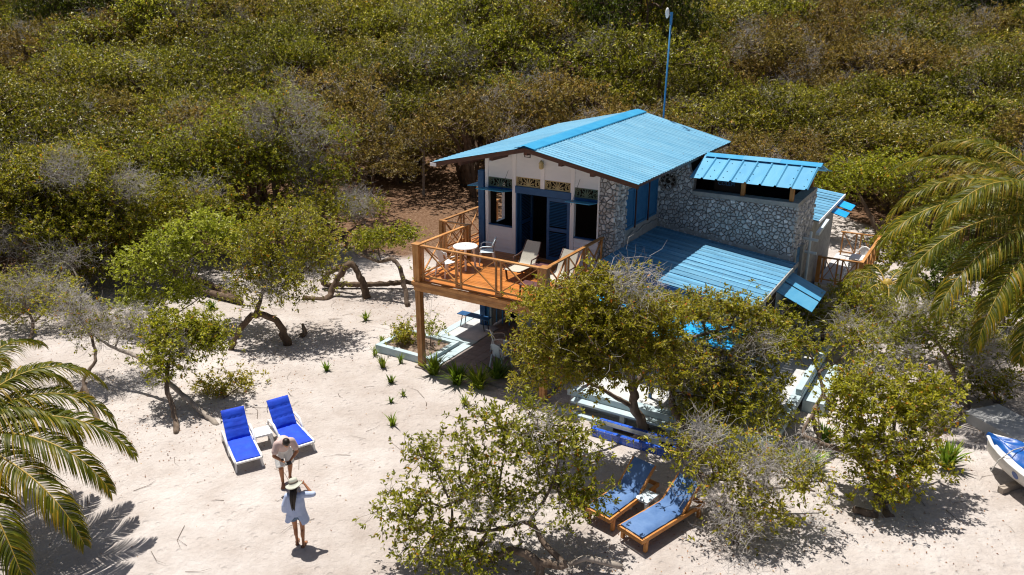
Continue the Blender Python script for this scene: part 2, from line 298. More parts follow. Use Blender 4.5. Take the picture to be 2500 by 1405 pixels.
def ground_mat():
    m, nt, b = new_mat('sand_ground'); L = nt.links
    tc = nd(nt, 'ShaderNodeTexCoord'); P = tc.outputs['Object']
    def noise(s, d=6.0, r=0.6):
        n = nd(nt, 'ShaderNodeTexNoise', Scale=s, Detail=d, Roughness=r); L.new(P, n.inputs['Vector']); return n.outputs['Fac']
    big = ramp(nt, [(0.30, (0.45, 0.40, 0.37)), (0.64, (0.60, 0.56, 0.54))]); L.new(noise(0.16, 4), big.inputs[0])
    fine = ramp(nt, [(0.25, (0.72, 0.70, 0.68)), (0.6, (1.0, 1.0, 1.0))]); L.new(noise(5.0, 8, 0.72), fine.inputs[0])
    mul = nd(nt, 'ShaderNodeMix', data_type='RGBA', blend_type='MULTIPLY'); mul.inputs[0].default_value = 0.45; L.new(big.outputs[0], mul.inputs[6]); L.new(fine.outputs[0], mul.inputs[7])
    mid_ = ramp(nt, [(0.30, (0.80, 0.76, 0.73)), (0.62, (1.0, 1.0, 1.0))]); L.new(noise(1.1, 5, 0.6), mid_.inputs[0])
    mul2 = nd(nt, 'ShaderNodeMix', data_type='RGBA', blend_type='MULTIPLY'); mul2.inputs[0].default_value = 0.8; L.new(mul.outputs[2], mul2.inputs[6]); L.new(mid_.outputs[0], mul2.inputs[7]); mul = mul2
    sp = ramp(nt, [(0.70, (0, 0, 0)), (0.76, (1, 1, 1))]); L.new(noise(22, 3, 0.6), sp.inputs[0])
    spm = nd(nt, 'ShaderNodeMix', data_type='RGBA'); L.new(sp.outputs[0], spm.inputs[0]); L.new(mul.outputs[2], spm.inputs[6]); spm.inputs[7].default_value = (0.25, 0.18, 0.14, 1)
    lt = ramp(nt, [(0.28, (0.045, 0.024, 0.013)), (0.46, (0.13, 0.070, 0.038)), (0.60, (0.25, 0.16, 0.105)), (0.74, (0.50, 0.42, 0.36))]); L.new(noise(7.0, 10, 0.8), lt.inputs[0])
    at_ = nd(nt, 'ShaderNodeAttribute', attribute_name='litter')
    mx = nd(nt, 'ShaderNodeMix', data_type='RGBA'); L.new(at_.outputs['Fac'], mx.inputs[0]); L.new(spm.outputs[2], mx.inputs[6]); L.new(lt.outputs[0], mx.inputs[7])
    L.new(mx.outputs[2], b.inputs['Base Color']); b.inputs['Roughness'].default_value = 0.95; b.inputs['Specular IOR Level'].default_value = 0.15
    vo = nd(nt, 'ShaderNodeTexVoronoi', Scale=2.6, feature='SMOOTH_F1'); L.new(P, vo.inputs['Vector'])
    h = nd(nt, 'ShaderNodeMath', operation='MULTIPLY_ADD'); L.new(noise(9.0, 8, 0.65), h.inputs[0]); h.inputs[1].default_value = 1.0
    v2 = nd(nt, 'ShaderNodeMath', operation='MULTIPLY'); L.new(vo.outputs['Distance'], v2.inputs[0]); v2.inputs[1].default_value = 0.55
    vf = nd(nt, 'ShaderNodeTexVoronoi', Scale=3.4, feature='F1'); L.new(P, vf.inputs['Vector']); vf.inputs['Randomness'].default_value = 1.0
    dent = ramp(nt, [(0.10, (0, 0, 0)), (0.24, (1, 1, 1))]); L.new(vf.outputs['Distance'], dent.inputs[0])
    dm = nd(nt, 'ShaderNodeMath', operation='MULTIPLY_ADD'); L.new(dent.outputs[0], dm.inputs[0]); dm.inputs[1].default_value = 0.45; L.new(v2.outputs[0], dm.inputs[2])
    L.new(dm.outputs[0], h.inputs[2])
    bp = nd(nt, 'ShaderNodeBump', Strength=0.75, Distance=0.11); L.new(h.outputs[0], bp.inputs['Height']); L.new(bp.outputs[0], b.inputs['Normal'])
    return m
MAT['sand'] = ground_mat()
tag(link('ground', me, MAT['sand'], smooth=True), 'pale sand yard turning to brown leaf litter under the scrub', None, None, 'structure')

# ------------------------------------------------------------------ the house (local frame: x along the front, y to the back)
RZ = -AZ
house = thing('beach_house', 'two-storey beach house with blue metal roof, white boarded front and stone wing', 'house', HO, RZ)
FA = 3.75; FL = 2.95                      # front wall plane, upper floor level
RB, RE = 2.13, (-1.42, 5.86)              # ridge line and eaves
RA0, RA1 = 2.68, 11.3
def roof_z(b, a):
    t = (a-RA0)/(RA1-RA0); zr = 6.74+0.20*t
    return zr+(5.95-6.74)*(RB-b)/(RB-RE[0]) if b < RB else zr+(6.03-6.74+(-0.02-0.18)*t)*(b-RB)/(RE[1]-RB)
def rib_sheet(pw, pl, place, rib=0.215, h=0.022, flat=0.62, thick=0.006):
    """sheet of width pw with ribs; place(u,v)->(point, up)"""
    us = [0.0]; hs = [0.0]; n = max(1, round(pw/rib)); r = pw/n
    for i in range(n):
        for f, hh in ((flat, 0), (flat+0.08, h), (0.92, h), (1.0, 0)): us.append((i+f)*r); hs.append(hh)
    vs_ = np.linspace(0, pl, 3)
    P = []
    for v in vs_:
        row = []
        for u, hh in zip(us, hs):
            p, up = place(u, v); row.append(p+up*hh)
        P.append(row)
    m = M(); m.grid(P); low = [[q-Vector((0, 0, thick)) for q in row] for row in P]; m.grid(low)
    return m
# main roof: sheets run from ridge to eave, each a part
def slope_sheet(a0, a1, right):
    e = RE[1] if right else RE[0]
    def place(u, v):
        a = a0+u; b = RB+(e-RB)*v
        return Vector((b, a, roof_z(b, a))), Vector((0, 0, 1))
    return rib_sheet(a1-a0, 1.0, place, rib=0.215 if right else 0.28)
NS = 9
for right in (True, False):
    st = (RA1-RA0)/NS
    for i in range(NS):
        a0 = RA0+i*st
        o = slope_sheet(a0, a0+st+0.06, right).obj('roof_sheet', MAT['rooflight'], house)
        o.location.z = 0.004*(i % 2)
# ridge cap with notched skirt
m = M(); n = 40; cap = []
for i in range(n+1):
    a = RA0-0.03+(RA1-RA0+0.06)*i/n; z = roof_z(RB, a)+0.06
    cap.append([Vector((RB-0.36, a, z-0.115)), Vector((RB-0.34, a, z-0.083)), Vector((RB, a, z)), Vector((RB+0.34, a, z-0.075)), Vector((RB+0.36, a, z-0.105))])
m.grid(cap); m.obj('ridge_cap', MAT['roofblue'], house)
for right in (0, 1):                      # rake boards along the front and the back edge, eave battens
    e = RE[right]
    for a, nm in ((RA0+0.05, 'rake_board'), (RA1-0.05, 'rake_board')):
        M().bar((RB, a, roof_z(RB, a)-0.085), (e, a, roof_z(e, a)-0.085), 0.05, 0.13).obj(nm, MAT['darkwood'], house)
    M().bar((e+(0.1 if right == 0 else -0.1), RA0+0.1, roof_z(e, RA0)-0.075), (e+(0.1 if right == 0 else -0.1), RA1-0.1, roof_z(e, RA1)-0.075), 0.06, 0.1).obj('eave_batten', MAT['darkwood'], house)
M().box(RE[0]-0.03, RE[0]+0.2, RA0-0.015, RA0+0.02, 5.83, 5.94).obj('rake_end_cap', MAT['whitewood'], house)
for b in (-0.35, 0.85, 2.1, 3.3, 4.35):   # purlins that stick out under the front rake
    z = roof_z(b, RA0)-0.10
    M().hexa([(b-0.06, RA0+0.1, z-0.15), (b+0.06, RA0+0.1, z-0.15), (b+0.06, 6.5, z-0.22), (b-0.06, 6.5, z-0.22), (b-0.06, RA0+0.1, z), (b+0.06, RA0+0.1, z), (b+0.06, 6.5, z), (b-0.06, 6.5, z)]).obj('purlin', MAT['darkwood'], house)
# screws on the right slope
m = M()
for i in range(1, 9):
    for j in range(10):
        a = RA0+0.45+j*0.86; b = RB+(RE[1]-RB)*i/9.0+random.Random(i*31+j).uniform(-.05, .05)
        z = roof_z(b, a)+0.012; m.box(b-0.012, b+0.012, a-0.012, a+0.012, z, z+0.016)
tag(m.obj('roof_screws', MAT['metalgrey'], house), kind='stuff')

# --- front wall: posts, boards, windows, fretwork, doors
def top_at(b): return roof_z(b, FA)-0.11
M().box(-0.24, -0.02, FA-0.10, FA+0.13, 0.12, 5.66).obj('corner_column', MAT['bluepaint'], house, bevel=0.01)
POSTS = [(0.02, 0.14, FL), (1.07, 1.21, FL), (2.12, 2.27, 5.28), (3.20, 3.34, FL), (4.14, 4.20, FL)]
for b0, b1, z0 in POSTS:
    m = M(); m.hexa([(b0, FA-0.06, z0), (b1, FA-0.06, z0), (b1, FA+0.08, z0), (b0, FA+0.08, z0), (b0, FA-0.06, top_at(b0)), (b1, FA-0.06, top_at(b1)), (b1, FA+0.08, top_at(b1)), (b0, FA+0.08, top_at(b0))])
    m.obj('front_post', MAT['whitewood'], house, bevel=0.006)
def boards(b0, b1, z0, z1, name='clapboard', h=0.118, clip=True):
    z = z0
    while z < z1-0.01:
        zt = min(z+h, z1)
        L = [min(zt, top_at(b0)), min(zt, top_at(b1))] if clip else [zt, zt]
        if max(L) > z+0.01:
            t0, t1 = max(L[0], z+0.004), max(L[1], z+0.004)
            M().hexa([(b0, FA-0.045, z), (b1, FA-0.045, z), (b1, FA+0.03, z), (b0, FA+0.03, z), (b0, FA-0.012, t0-0.004), (b1, FA-0.012, t1-0.004), (b1, FA+0.03, t1-0.004), (b0, FA+0.03, t0-0.004)]).obj(name, MAT['whitewood'], house)
        z += h
boards(0.14, 1.07, 5.475, 6.6); boards(1.21, 2.12, 5.585, 6.7); boards(2.27, 3.20, 5.585, 6.7); boards(3.34, 4.14, 5.475, 6.5)
boards(0.14, 1.07, FL, 3.84, 'apron_board', 0.15, False); boards(3.34, 4.14, FL, 3.84, 'apron_board', 0.15, False)
def fret(b0, b1, z0, z1, mat):
    m = M(); w = b1-b0; h = z1-z0; y = FA-0.01
    def P(u, v): return (b0+u*w, y, z0+v*h)
    for (p, q) in (((0, .04), (1, .04)), ((0, .96), (1, .96)), ((.015, 0), (.015, 1)), ((.985, 0), (.985, 1))): m.bar(P(*p), P(*q), 0.025, 0.025, (0, 1, 0))
    for s in (1, -1):
        X_ = lambda u: 0.5+s*u
        for k in range(4):
            a = math.radians(14+k*24); m.bar(P(0.5, 0.06), P(X_(0.17*math.sin(a)*1.3), 0.06+0.86*math.cos(a)), 0.022, 0.022, (0, 1, 0), 0.032, 0.032)
        for (cu, cv, ru, rv, t0, t1) in ((0.36, 0.48, 0.10, 0.34, 20, 320), (0.36, 0.5, 0.05, 0.17, -60, 220), (0.24, 0.75, 0.06, 0.2, -40, 200), (0.25, 0.25, 0.07, 0.2, 120, 390)):
            pts = [P(X_(cu+ru*math.cos(math.radians(t0+(t1-t0)*i/9))), cv+rv*math.sin(math.radians(t0+(t1-t0)*i/9))) for i in range(10)]
            m.tube(pts, 0.014, 5)
        m.bar(P(X_(0.43), 0.1), P(X_(0.47), 0.9), 0.018, 0.018, (0, 1, 0))
    return m.obj('fretwork_panel', mat, house)
fret(0.14, 1.07, 5.16, 5.46, MAT['fretgreen']); fret(1.21, 2.12, 5.285, 5.575, MAT['fret']); fret(2.27, 3.20, 5.285, 5.575, MAT['fret']); fret(3.34, 4.14, 5.16, 5.46, MAT['fretgreen'])
M().box(1.19, 3.23, FA-0.075, FA+0.07, 5.05, 5.28).obj('door_lintel', MAT['bluepaint'], house, bevel=0.008)
for b0, b1 in ((0.14, 1.07), (3.34, 4.14)):
    M().box(b0, b1, FA-0.05, FA+0.06, 5.075, 5.155).obj('window_head', MAT['bluepaint'], house)
    M().box(b0, b1, FA-0.06, FA+0.06, 3.84, 3.875).obj('window_sill', MAT['bluepaint'], house)
def flap(b0, b1, out, z0, z1, lx=0.0):
    m = M(); m.hexa([(b0-lx, FA-out, z0-0.012), (b1, FA-out, z0-0.012), (b1, FA-0.06, z1-0.012), (b0-lx, FA-0.06, z1-0.012), (b0-lx, FA-out, z0+0.012), (b1, FA-out, z0+0.012), (b1, FA-0.06, z1+0.012), (b0-lx, FA-0.06, z1+0.012)])
    return m.obj('awning_flap', MAT['roofblue'], house)
f1 = flap(0.02, 1.06, 0.62, 5.16, 5.09); f2 = flap(3.30, 4.13, 0.62, 5.13, 5.06)
for f, b in ((f1, 0.9), (f2, 3.5)):
    M().tube([(b, FA-0.6, 5.0), (b+0.02, FA-0.05, 5.75)], 0.006, 4).obj('stay_rod', MAT['black'], f)
# left side flap over the walkway window
m = M(); m.hexa([(-0.80, FA+0.10, 5.02), (-0.80, FA+1.25, 5.02), (-0.03, FA+1.25, 5.10), (-0.03, FA+0.10, 5.10), (-0.80, FA+0.10, 5.05), (-0.80, FA+1.25, 5.05), (-0.03, FA+1.25, 5.13), (-0.03, FA+0.10, 5.13)])
m.obj('awning_flap', MAT['roofblue'], house)
# doors
def louvre_leaf(name, p0, p1, z0, z1):
    p0 = Vector(p0); p1 = Vector(p1); d = (p1-p0); L_ = d.length; d.normalize(); nrm = Vector((d.y, -d.x, 0))
    m = M()
    def Q(u, z): return p0+d*u+Vector((0, 0, z))
    for u in (0.05, L_-0.05): m.bar(Q(u, z0), Q(u, z1), 0.1, 0.05, nrm)
    for z in (z0+0.06, z1-0.06, (z0+z1)/2): m.bar(Q(0.1, z), Q(L_-0.1, z), 0.05, 0.12)
    o = m.obj(name, MAT['bluepaint'], house, bevel=0.004)
    s = M(); z = z0+0.16
    while z < z1-0.14:
        if abs(z-(z0+z1)/2) > 0.08: s.bar(Q(0.1, z)+nrm*0.01, Q(L_-0.1, z)+nrm*0.01, 0.012, 0.045, (nrm*0.75+Vector((0, 0, 0.66))))
        z += 0.05
    tag(s.obj('louvre_slats', MAT['bluepaint'], o), kind='stuff')
    return o
louvre_leaf('door_leaf', (2.36, FA-0.02, 0), (3.19, FA-0.02, 0), FL+0.02, 5.04)
louvre_leaf('door_leaf', (1.27, FA+0.10, 0), (1.29, FA+0.92, 0), FL+0.02, 5.04)
M().box(1.21, 1.27, FA-0.07, FA+0.07, FL, 5.05).obj('door_jamb', MAT['bluepaint'], house)
# room behind: floor, ceiling, dark walls, left wall with a side window, back wall
M().box(0.0, 4.68, FA+0.10, 10.7, FL-0.12, FL-0.01).obj('upper_floor', MAT['darkwood'], house)
m = M(); m.box(0.0, 0.12, FA+0.13, FA+0.45, 0.12, 5.88); m.box(0.0, 0.12, FA+0.45, FA+1.0, 0.12, 3.8); m.box(0.0, 0.12, FA+0.45, FA+1.0, 5.08, 5.9); m.box(0.0, 0.12, FA+1.0, 10.7, 0.12, 5.9)
m.obj('side_wall', MAT['whitewood'], house)
m = M(); m.box(0.122, 0.14, FA+0.1, FA+0.45, FL, 5.88); m.box(0.122, 0.14, FA+0.45, FA+1.0, FL, 3.8); m.box(0.122, 0.14, FA+0.45, FA+1.0, 5.08, 5.9); m.box(0.122, 0.14, FA+1.0, FA+2.6, FL, 5.9); m.obj('shade_lining', MAT['dark'], house)  # near-black sheets added on the inside so the room looks shaded
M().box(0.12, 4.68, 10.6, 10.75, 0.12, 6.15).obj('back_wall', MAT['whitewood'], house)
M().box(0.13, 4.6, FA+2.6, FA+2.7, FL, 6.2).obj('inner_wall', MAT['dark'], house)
# lamp and floodlight on the gable
lp = M().lathe([(0.03, 0.0), (0.06, 0.02), (0.075, 0.06), (0.07, 0.16), (0.085, 0.18), (0.05, 0.24), (0.02, 0.28)], 10, (2.19, FA-0.14, 5.93)).obj('wall_lamp', MAT['fret'], house, smooth=True)
M().bar((2.19, FA-0.14, 6.0), (2.19, FA-0.05, 6.0), 0.03, 0.05).obj('bracket', MAT['darkwood'], lp)
fl = M(); fl.bar((1.60, FA-0.16, 6.36), (1.80, FA-0.16, 6.36), 0.02, 0.02); fl.bar((1.60, FA-0.16, 6.27), (1.80, FA-0.16, 6.27), 0.02, 0.02); fl.bar((1.6, FA-0.16, 6.26), (1.6, FA-0.16, 6.37), 0.02, 0.02); fl.bar((1.8, FA-0.16, 6.26), (1.8, FA-0.16, 6.37), 0.02, 0.02); fl.bar((1.7, FA-0.16, 6.36), (1.7, FA-0.04, 6.42), 0.02, 0.02)
fl.obj('floodlight_bracket', MAT['black'], house)

# --- stone walls: irregular stones set in mortar
def clip_poly(poly, px, py, nx_, ny_):
    out = []
    for i in range(len(poly)):
        a = poly[i]; b = poly[(i+1) % len(poly)]
        da = (a[0]-px)*nx_+(a[1]-py)*ny_; db = (b[0]-px)*nx_+(b[1]-py)*ny_
        if da <= 0: out.append(a)
        if (da < 0 < db) or (db < 0 < da):
            t = da/(da-db); out.append((a[0]+(b[0]-a[0])*t, a[1]+(b[1]-a[1])*t))
    return out
def stones_in(poly, size, rng, joint=0.012):
    xs_ = [p[0] for p in poly]; ys_ = [p[1] for p in poly]; S = {}
    gx, gy = size*rng.uniform(0.95, 1.0), size*0.92
    ni, nj = int((max(xs_)-min(xs_))/gx)+2, int((max(ys_)-min(ys_))/gy)+2
    for i in range(-1, ni+1):
        for j in range(-1, nj+1):
            S[i, j] = (min(xs_)+(i+0.5+(0.5 if j % 2 else 0))*gx+rng.uniform(-.47, .47)*gx, min(ys_)+(j+0.5)*gy+rng.uniform(-.47, .47)*gy, rng.uniform(-0.22, 0.22))
    res = []
    for (i, j), (sx, sy, w) in S.items():
        c = list(poly)
        for di in (-2, -1, 0, 1, 2):
            for dj in (-2, -1, 0, 1, 2):
                q = S.get((i+di, j+dj))
                if (di or dj) and q and c:
                    dx, dy = q[0]-sx, q[1]-sy; L_ = math.hypot(dx, dy) or 1e-6
                    f = 0.5+(w-q[2])*0.5; t = f*L_-joint
                    c = clip_poly(c, sx+dx/L_*t, sy+dy/L_*t, dx/L_, dy/L_)
        if len(c) >= 3:
            A_ = abs(sum(c[k][0]*c[(k+1) % len(c)][1]-c[(k+1) % len(c)][0]*c[k][1] for k in range(len(c))))/2
            if A_ > 0.0025: res.append((A_, c))
    return res
ALL = []
def stone_wall(poly, to3, size, seed):
    """poly in wall coords; to3(u,v,out)"""
    rng = random.Random(seed)
    for A_, c in stones_in(poly, size, rng):
        d = rng.uniform(0.025, 0.075); cx = sum(p[0] for p in c)/len(c); cy = sum(p[1] for p in c)/len(c)
        tilt = (rng.uniform(-.12, .12), rng.uniform(-.12, .12)); rings = []
        for k, dd in ((1.0, -0.02), (0.97, d*0.55), (0.76, d)):
            rings.append([to3(cx+(p[0]-cx)*k, cy+(p[1]-cy)*k, dd+((p[0]-cx)*tilt[0]+(p[1]-cy)*tilt[1] if dd > 0 else 0)) for p in c])
        ALL.append((A_, rings))
PIER = (4.20, 4.74)
front_of = lambda a: (lambda u, v, o: (u, a-o, v))
right_of = lambda b: (lambda u, v, o: (b+o, u, v))
WA, WB = 7.35, 9.28
stone_wall([(4.20, 3.3), (4.74, 3.3), (4.74, 6.0), (4.20, 6.12)], front_of(FA-0.04), 0.14, 1)
stone_wall([(FA-0.04, 3.3), (4.5, 3.3), (4.5, 5.98), (FA-0.04, 5.98)], right_of(4.74), 0.14, 2)
stone_wall([(4.74, 3.55), (WB, 2.95), (WB, 4.82), (5.9, 4.82), (5.9, 5.42), (5.74, 5.62), (5.65, 5.96), (4.74, 6.10)], front_of(WA), 0.14, 3)
stone_wall([(WA, 2.9), (10.05, 2.9), (10.05, 4.82), (WA, 4.82)], right_of(WB), 0.145, 4)
stone_wall([(7.25, 3.6), (WA, 3.6), (WA, 6.0), (7.25, 6.0)], right_of(4.70), 0.2, 5)
ALL.sort(key=lambda t: -t[0])
for A_, rings in ALL[:300]: M().loft(rings).obj('stone', MAT['stone'], house)
m = M()
for A_, rings in ALL[300:]: m.loft(rings)
tag(m.obj('small_stones', MAT['stone'], house), kind='stuff')
M().box(4.20, 4.74, FA-0.04, 4.5, 2.0, 5.97).obj('stone_pier', MAT['mortar'], house)
m = M(); m.prism([(4.74, 2.0), (WB, 2.0), (WB, 4.82), (5.9, 4.82), (5.9, 5.4), (5.72, 5.6), (5.64, 5.94), (4.74, 6.08)], WA, WA+0.28, 'y')
m.box(WB-0.28, WB, WA+0.28, 10.05, 2.0, 4.82); m.obj('wing_wall', MAT['mortar'], house)
M().box(4.45, 4.70, 4.5, WA, 2.0, 4.04).obj('window_wall', MAT['concrete'], house); M().box(4.45, 4.70, 4.5, WA, 5.37, 6.0).obj('window_header', MAT['concrete'], house)
m = M(); m.box(5.9, WB+0.05, WA-0.05, WA+0.34, 4.82, 4.97); m.box(WB-0.33, WB+0.05, WA+0.34, 10.1, 4.82, 4.972); m.obj('wall_ledge', MAT['concrete'], house, bevel=0.012)
# ragged cement skirt where the stone meets the plank roof
rng = random.Random(8); m = M(); top = []; n = 26
for i in range(n+1):
    b = 4.74+(WB-4.74)*i/n; zb = 3.60-0.118*(b-4.75); top.append((b, zb+0.16+rng.uniform(-.05, .09)))
m.prism([(4.74, 3.3), (WB, 2.8)]+[(b, z) for b, z in reversed(top)], WA-0.055, WA, 'y'); m.obj('cement_skirt', MAT['concrete'], house)
m = M(); m.prism([(4.5, 3.2), (WA-0.06, 3.2)]+[(WA-0.06-(WA-4.56)*i/12, 3.86+rng.uniform(-.05, .08)) for i in range(13)], 4.70, 4.75, 'x'); m.obj('cement_skirt', MAT['concrete'], house)
# round grille
cx, cz = 5.03, 5.23; m = M()
for R_ in (0.30, 0.12): m.tube([(cx+R_*math.cos(t*math.pi/14), WA-0.06, cz+R_*math.sin(t*math.pi/14)) for t in range(29)], 0.028, 6)
for k in range(8):
    a = k*math.pi/4+0.2; m.tube([(cx+(0.20+0.07*math.cos(t*math.pi/6))*math.cos(a)-0.07*math.sin(t*math.pi/6)*math.sin(a), WA-0.05, cz+(0.20+0.07*math.cos(t*math.pi/6))*math.sin(a)+0.07*math.sin(t*math.pi/6)*math.cos(a)) for t in range(13)], 0.014, 5)
g = m.obj('round_grille', MAT['mortar'], house)
M().lathe([(0.30, 0.0), (0.30, 0.012), (0.0, 0.012)], 24).obj('dark_backing', MAT['dark'], g)
bk = g.children[0]; bk.location = (cx, WA-0.042, cz); bk.rotation_euler = (math.pi/2, 0, 0)
# blue shutters on the right wall
for a0, a1 in ((4.55, 5.30), (5.38, 6.38), (6.46, 7.23)):
    m = M(); m.box(4.60, 4.715, a0, a1, 4.05, 4.12); m.box(4.60, 4.715, a0, a1, 5.29, 5.36); m.box(4.60, 4.715, a0, a0+0.08, 4.12, 5.29); m.box(4.60, 4.715, a1-0.08, a1, 4.12, 5.29)
    o = m.obj('shutter', MAT['blueshutter'], house); s = M(); z = 4.16
    while z < 5.28: s.hexa([(4.665, a0+0.08, z-0.02), (4.70, a0+0.08, z-0.025), (4.70, a1-0.08, z-0.025), (4.665, a1-0.08, z-0.02), (4.655, a0+0.08, z+0.022), (4.675, a0+0.08, z+0.025), (4.675, a1-0.08, z+0.025), (4.655, a1-0.08, z+0.022)]); z += 0.055
    tag(s.obj('louvre_slats', MAT['blueshutter'], o), kind='stuff')
for a in (5.34, 6.42): M().box(4.58, 4.74, a-0.035, a+0.035, 4.0, 5.4).obj('shutter_mullion', MAT['darkwood'], house)
# wing roof: ribbed metal panels, ridge flashing, posts, dark loft inside
WR0, WR1, WRM = 6.93, 10.3, 8.5
def wz(a): return 5.49+(6.03-5.49)*(a-WR0)/(WRM-WR0) if a < WRM else 6.03-(a-WRM)*0.30
for i in range(4):
    b0 = 5.88+i*0.935
    def pl(u, v, b0=b0): a = WR0+(WRM-0.06-WR0)*v; return Vector((b0+u, a, wz(a)+0.0)), Vector((0, 0, 1))
    rib_sheet(0.935, 1.0, pl, rib=0.42, h=0.045, flat=0.78).obj('wing_roof_panel', MAT['roofwing'], house).location.z = 0.004*(i % 2)
    def pl2(u, v, b0=b0): a = WRM+0.06+(WR1-WRM-0.06)*v; return Vector((b0+u, a, wz(a))), Vector((0, 0, 1))
    rib_sheet(0.935, 1.0, pl2, rib=0.42, h=0.045, flat=0.78).obj('wing_roof_panel', MAT['roofwing'], house)
for b0, b1 in ((5.93, 7.2), (7.19, 8.4), (8.39, 9.68)):
    m = M(); z = wz(WRM)+0.05+(0.006 if b0 == 7.19 else 0); m.grid([[Vector((b, WRM-0.27, z-0.085)), Vector((b, WRM, z)), Vector((b, WRM+0.27, z-0.075))] for b in (b0, b1)]); m.obj('wing_ridge_flashing', MAT['roofblue'] if b0 != 7.19 else MAT['roofwing'], house)
m = M()
for i in range(9):
    for a in (7.12, 7.5, 8.0):
        b = 6.1+i*0.42; m.box(b-0.013, b+0.013, a-0.013, a+0.013, wz(a)+0.004, wz(a)+0.02)
tag(m.obj('roof_screws', MAT['black'], house), kind='stuff')
for b in (7.52, 9.06): M().box(b-0.065, b+0.065, WA+0.08, WA+0.21, 4.97, wz(WA)-0.01).obj('wing_post', MAT['wood'], house, bevel=0.006)
M().box(WB-0.2, WB-0.07, 9.85, 9.98, 4.97, 5.6).obj('wing_post', MAT['wood'], house)
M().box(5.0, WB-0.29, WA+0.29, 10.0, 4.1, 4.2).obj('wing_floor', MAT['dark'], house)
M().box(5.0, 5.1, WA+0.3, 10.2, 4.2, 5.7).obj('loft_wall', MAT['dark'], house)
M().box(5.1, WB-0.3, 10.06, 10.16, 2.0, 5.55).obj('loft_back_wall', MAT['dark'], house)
M().hexa([(9.62, 8.35, 5.90), (9.95, 8.42, 5.86), (9.95, 8.7, 5.80), (9.62, 8.7, 5.84), (9.62, 8.35, 5.94), (9.95, 8.42, 5.89), (9.95, 8.7, 5.83), (9.62, 8.7, 5.88)]).obj('roof_flashing_tip', MAT['rooflight'], house)
# text on a board inside the loft
crv = bpy.data.curves.new('sign_text', 'FONT'); crv.body = 'COLEM'; crv.size = 0.17; crv.extrude = 0.003
tmp = bpy.data.objects.new('tmp_text', crv); COL.objects.link(tmp); bpy.context.view_layer.update(); tme = bpy.data.meshes.new_from_object(tmp.evaluated_get(bpy.context.evaluated_depsgraph_get())); bpy.data.objects.remove(tmp); tme.materials.clear(); to = link('lettering', tme, MAT['blueshutter']); to.parent = house; to.location = (6.62, WA+0.32, 5.20); to.rotation_euler = (math.pi/2, 0, 0)
M().box(6.5, 7.4, WA+0.33, WA+0.37, 4.98, 5.44).obj('dark_sign_board', MAT['dark'], house)

# --- blue plank lean-to roof to the right of the house
def pz(b): return 3.60-0.118*(b-4.75)
PA0, PA1, PB1 = 2.46, WA-0.06, 9.5
n = 26; st = (PA1-PA0)/n; rng = random.Random(3)
for i in range(n):
    a0 = PA0+i*st; dz = rng.uniform(-.006, .006); e = PB1+rng.uniform(-.03, .02)
    if i % 2: dz += 0.012
    m = M(); P = []
    for b in (4.76, 6.3, 7.9, e):
        P.append([(b, a0+0.006, pz(b)+dz), (b, a0+st*0.5, pz(b)+dz+0.012), (b, a0+st-0.006, pz(b)+dz)])
    m.grid(P); m.grid([[(p[0], p[1], p[2]-0.03) for p in row] for row in P])
    for row in (0, -1):
        pass
    m.add([P[0][0], P[-1][0], (P[-1][0][0], P[-1][0][1], P[-1][0][2]-0.03), (P[0][0][0], P[0][0][1], P[0][0][2]-0.03)], [(0, 1, 2, 3)])
    m.add([P[0][2], P[-1][2], (P[-1][2][0], P[-1][2][1], P[-1][2][2]-0.03), (P[0][2][0], P[0][2][1], P[0][2][2]-0.03)], [(0, 1, 2, 3)])
    m.add([P[-1][0], P[-1][1], P[-1][2], (e, a0+st-0.006, pz(e)+dz-0.03), (e, a0+0.006, pz(e)+dz-0.03)], [(0, 1, 2, 3, 4)])
    m.obj('roof_plank', MAT['plank'], house)
M().bar((PB1+0.02, PA0-0.02, pz(PB1)-0.03), (PB1+0.02, PA1+0.1, pz(PB1)-0.03), 0.035, 0.13).obj('eave_trim', MAT['concrete'], house)
M().bar((4.8, PA0-0.02, pz(4.8)-0.09), (PB1, PA0-0.02, pz(PB1)-0.09), 0.03, 0.11).obj('rake_trim', MAT['bluepaint'], house)
# second plank roof behind the wing
def pz2(b): return 3.80+0.115*(9.5-b)
n = 24; st = (14.9-10.1)/n
for i in range(n):
    a0 = 10.1+i*st; dz = rng.uniform(-.006, .006)+(0.012 if i % 2 else 0)
    m = M(); P = [[(b, a0+0.006, pz2(b)+dz), (b, a0+st*0.5, pz2(b)+dz+0.01), (b, a0+st-0.006, pz2(b)+dz)] for b in (6.2, 7.8, 9.5)]
    m.grid(P); m.grid([[(p[0], p[1], p[2]-0.03) for p in row] for row in P]); m.obj('roof_plank', MAT['plank'], house)
M().bar((9.52, 10.05, 3.76), (9.52, 14.95, 3.76), 0.03, 0.10).obj('eave_trim', MAT['whitewood'], house)
M().bar((9.62, 9.5, 3.50), (9.62, 11.1, 3.62), 0.12, 0.10).obj('gutter', MAT['plasticblue'], house)
# ground-floor walls under the lean-tos
m = M(); m.box(4.80, 9.20, 3.05, 3.2, 0.5, 3.1); m.box(9.05, 9.20, 3.2, WA, 0.5, 2.95); m.obj('lower_wall', MAT['paleblue'], house)
m = M(); m.box(6.3, 9.2, 10.4, 10.55, 0.5, 3.75); m.box(9.05, 9.2, 10.55, 14.7, 0.5, 3.68); m.box(6.3, 9.2, 14.7, 14.85, 0.5, 3.75); m.obj('lower_wall', MAT['concrete'], house)
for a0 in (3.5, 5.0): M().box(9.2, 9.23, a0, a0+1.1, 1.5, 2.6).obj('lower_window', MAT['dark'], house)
for b0 in (5.3, 6.9): M().box(b0, b0+1.2, 3.02, 3.05, 1.2, 2.5).obj('lower_window', MAT['dark'], house)
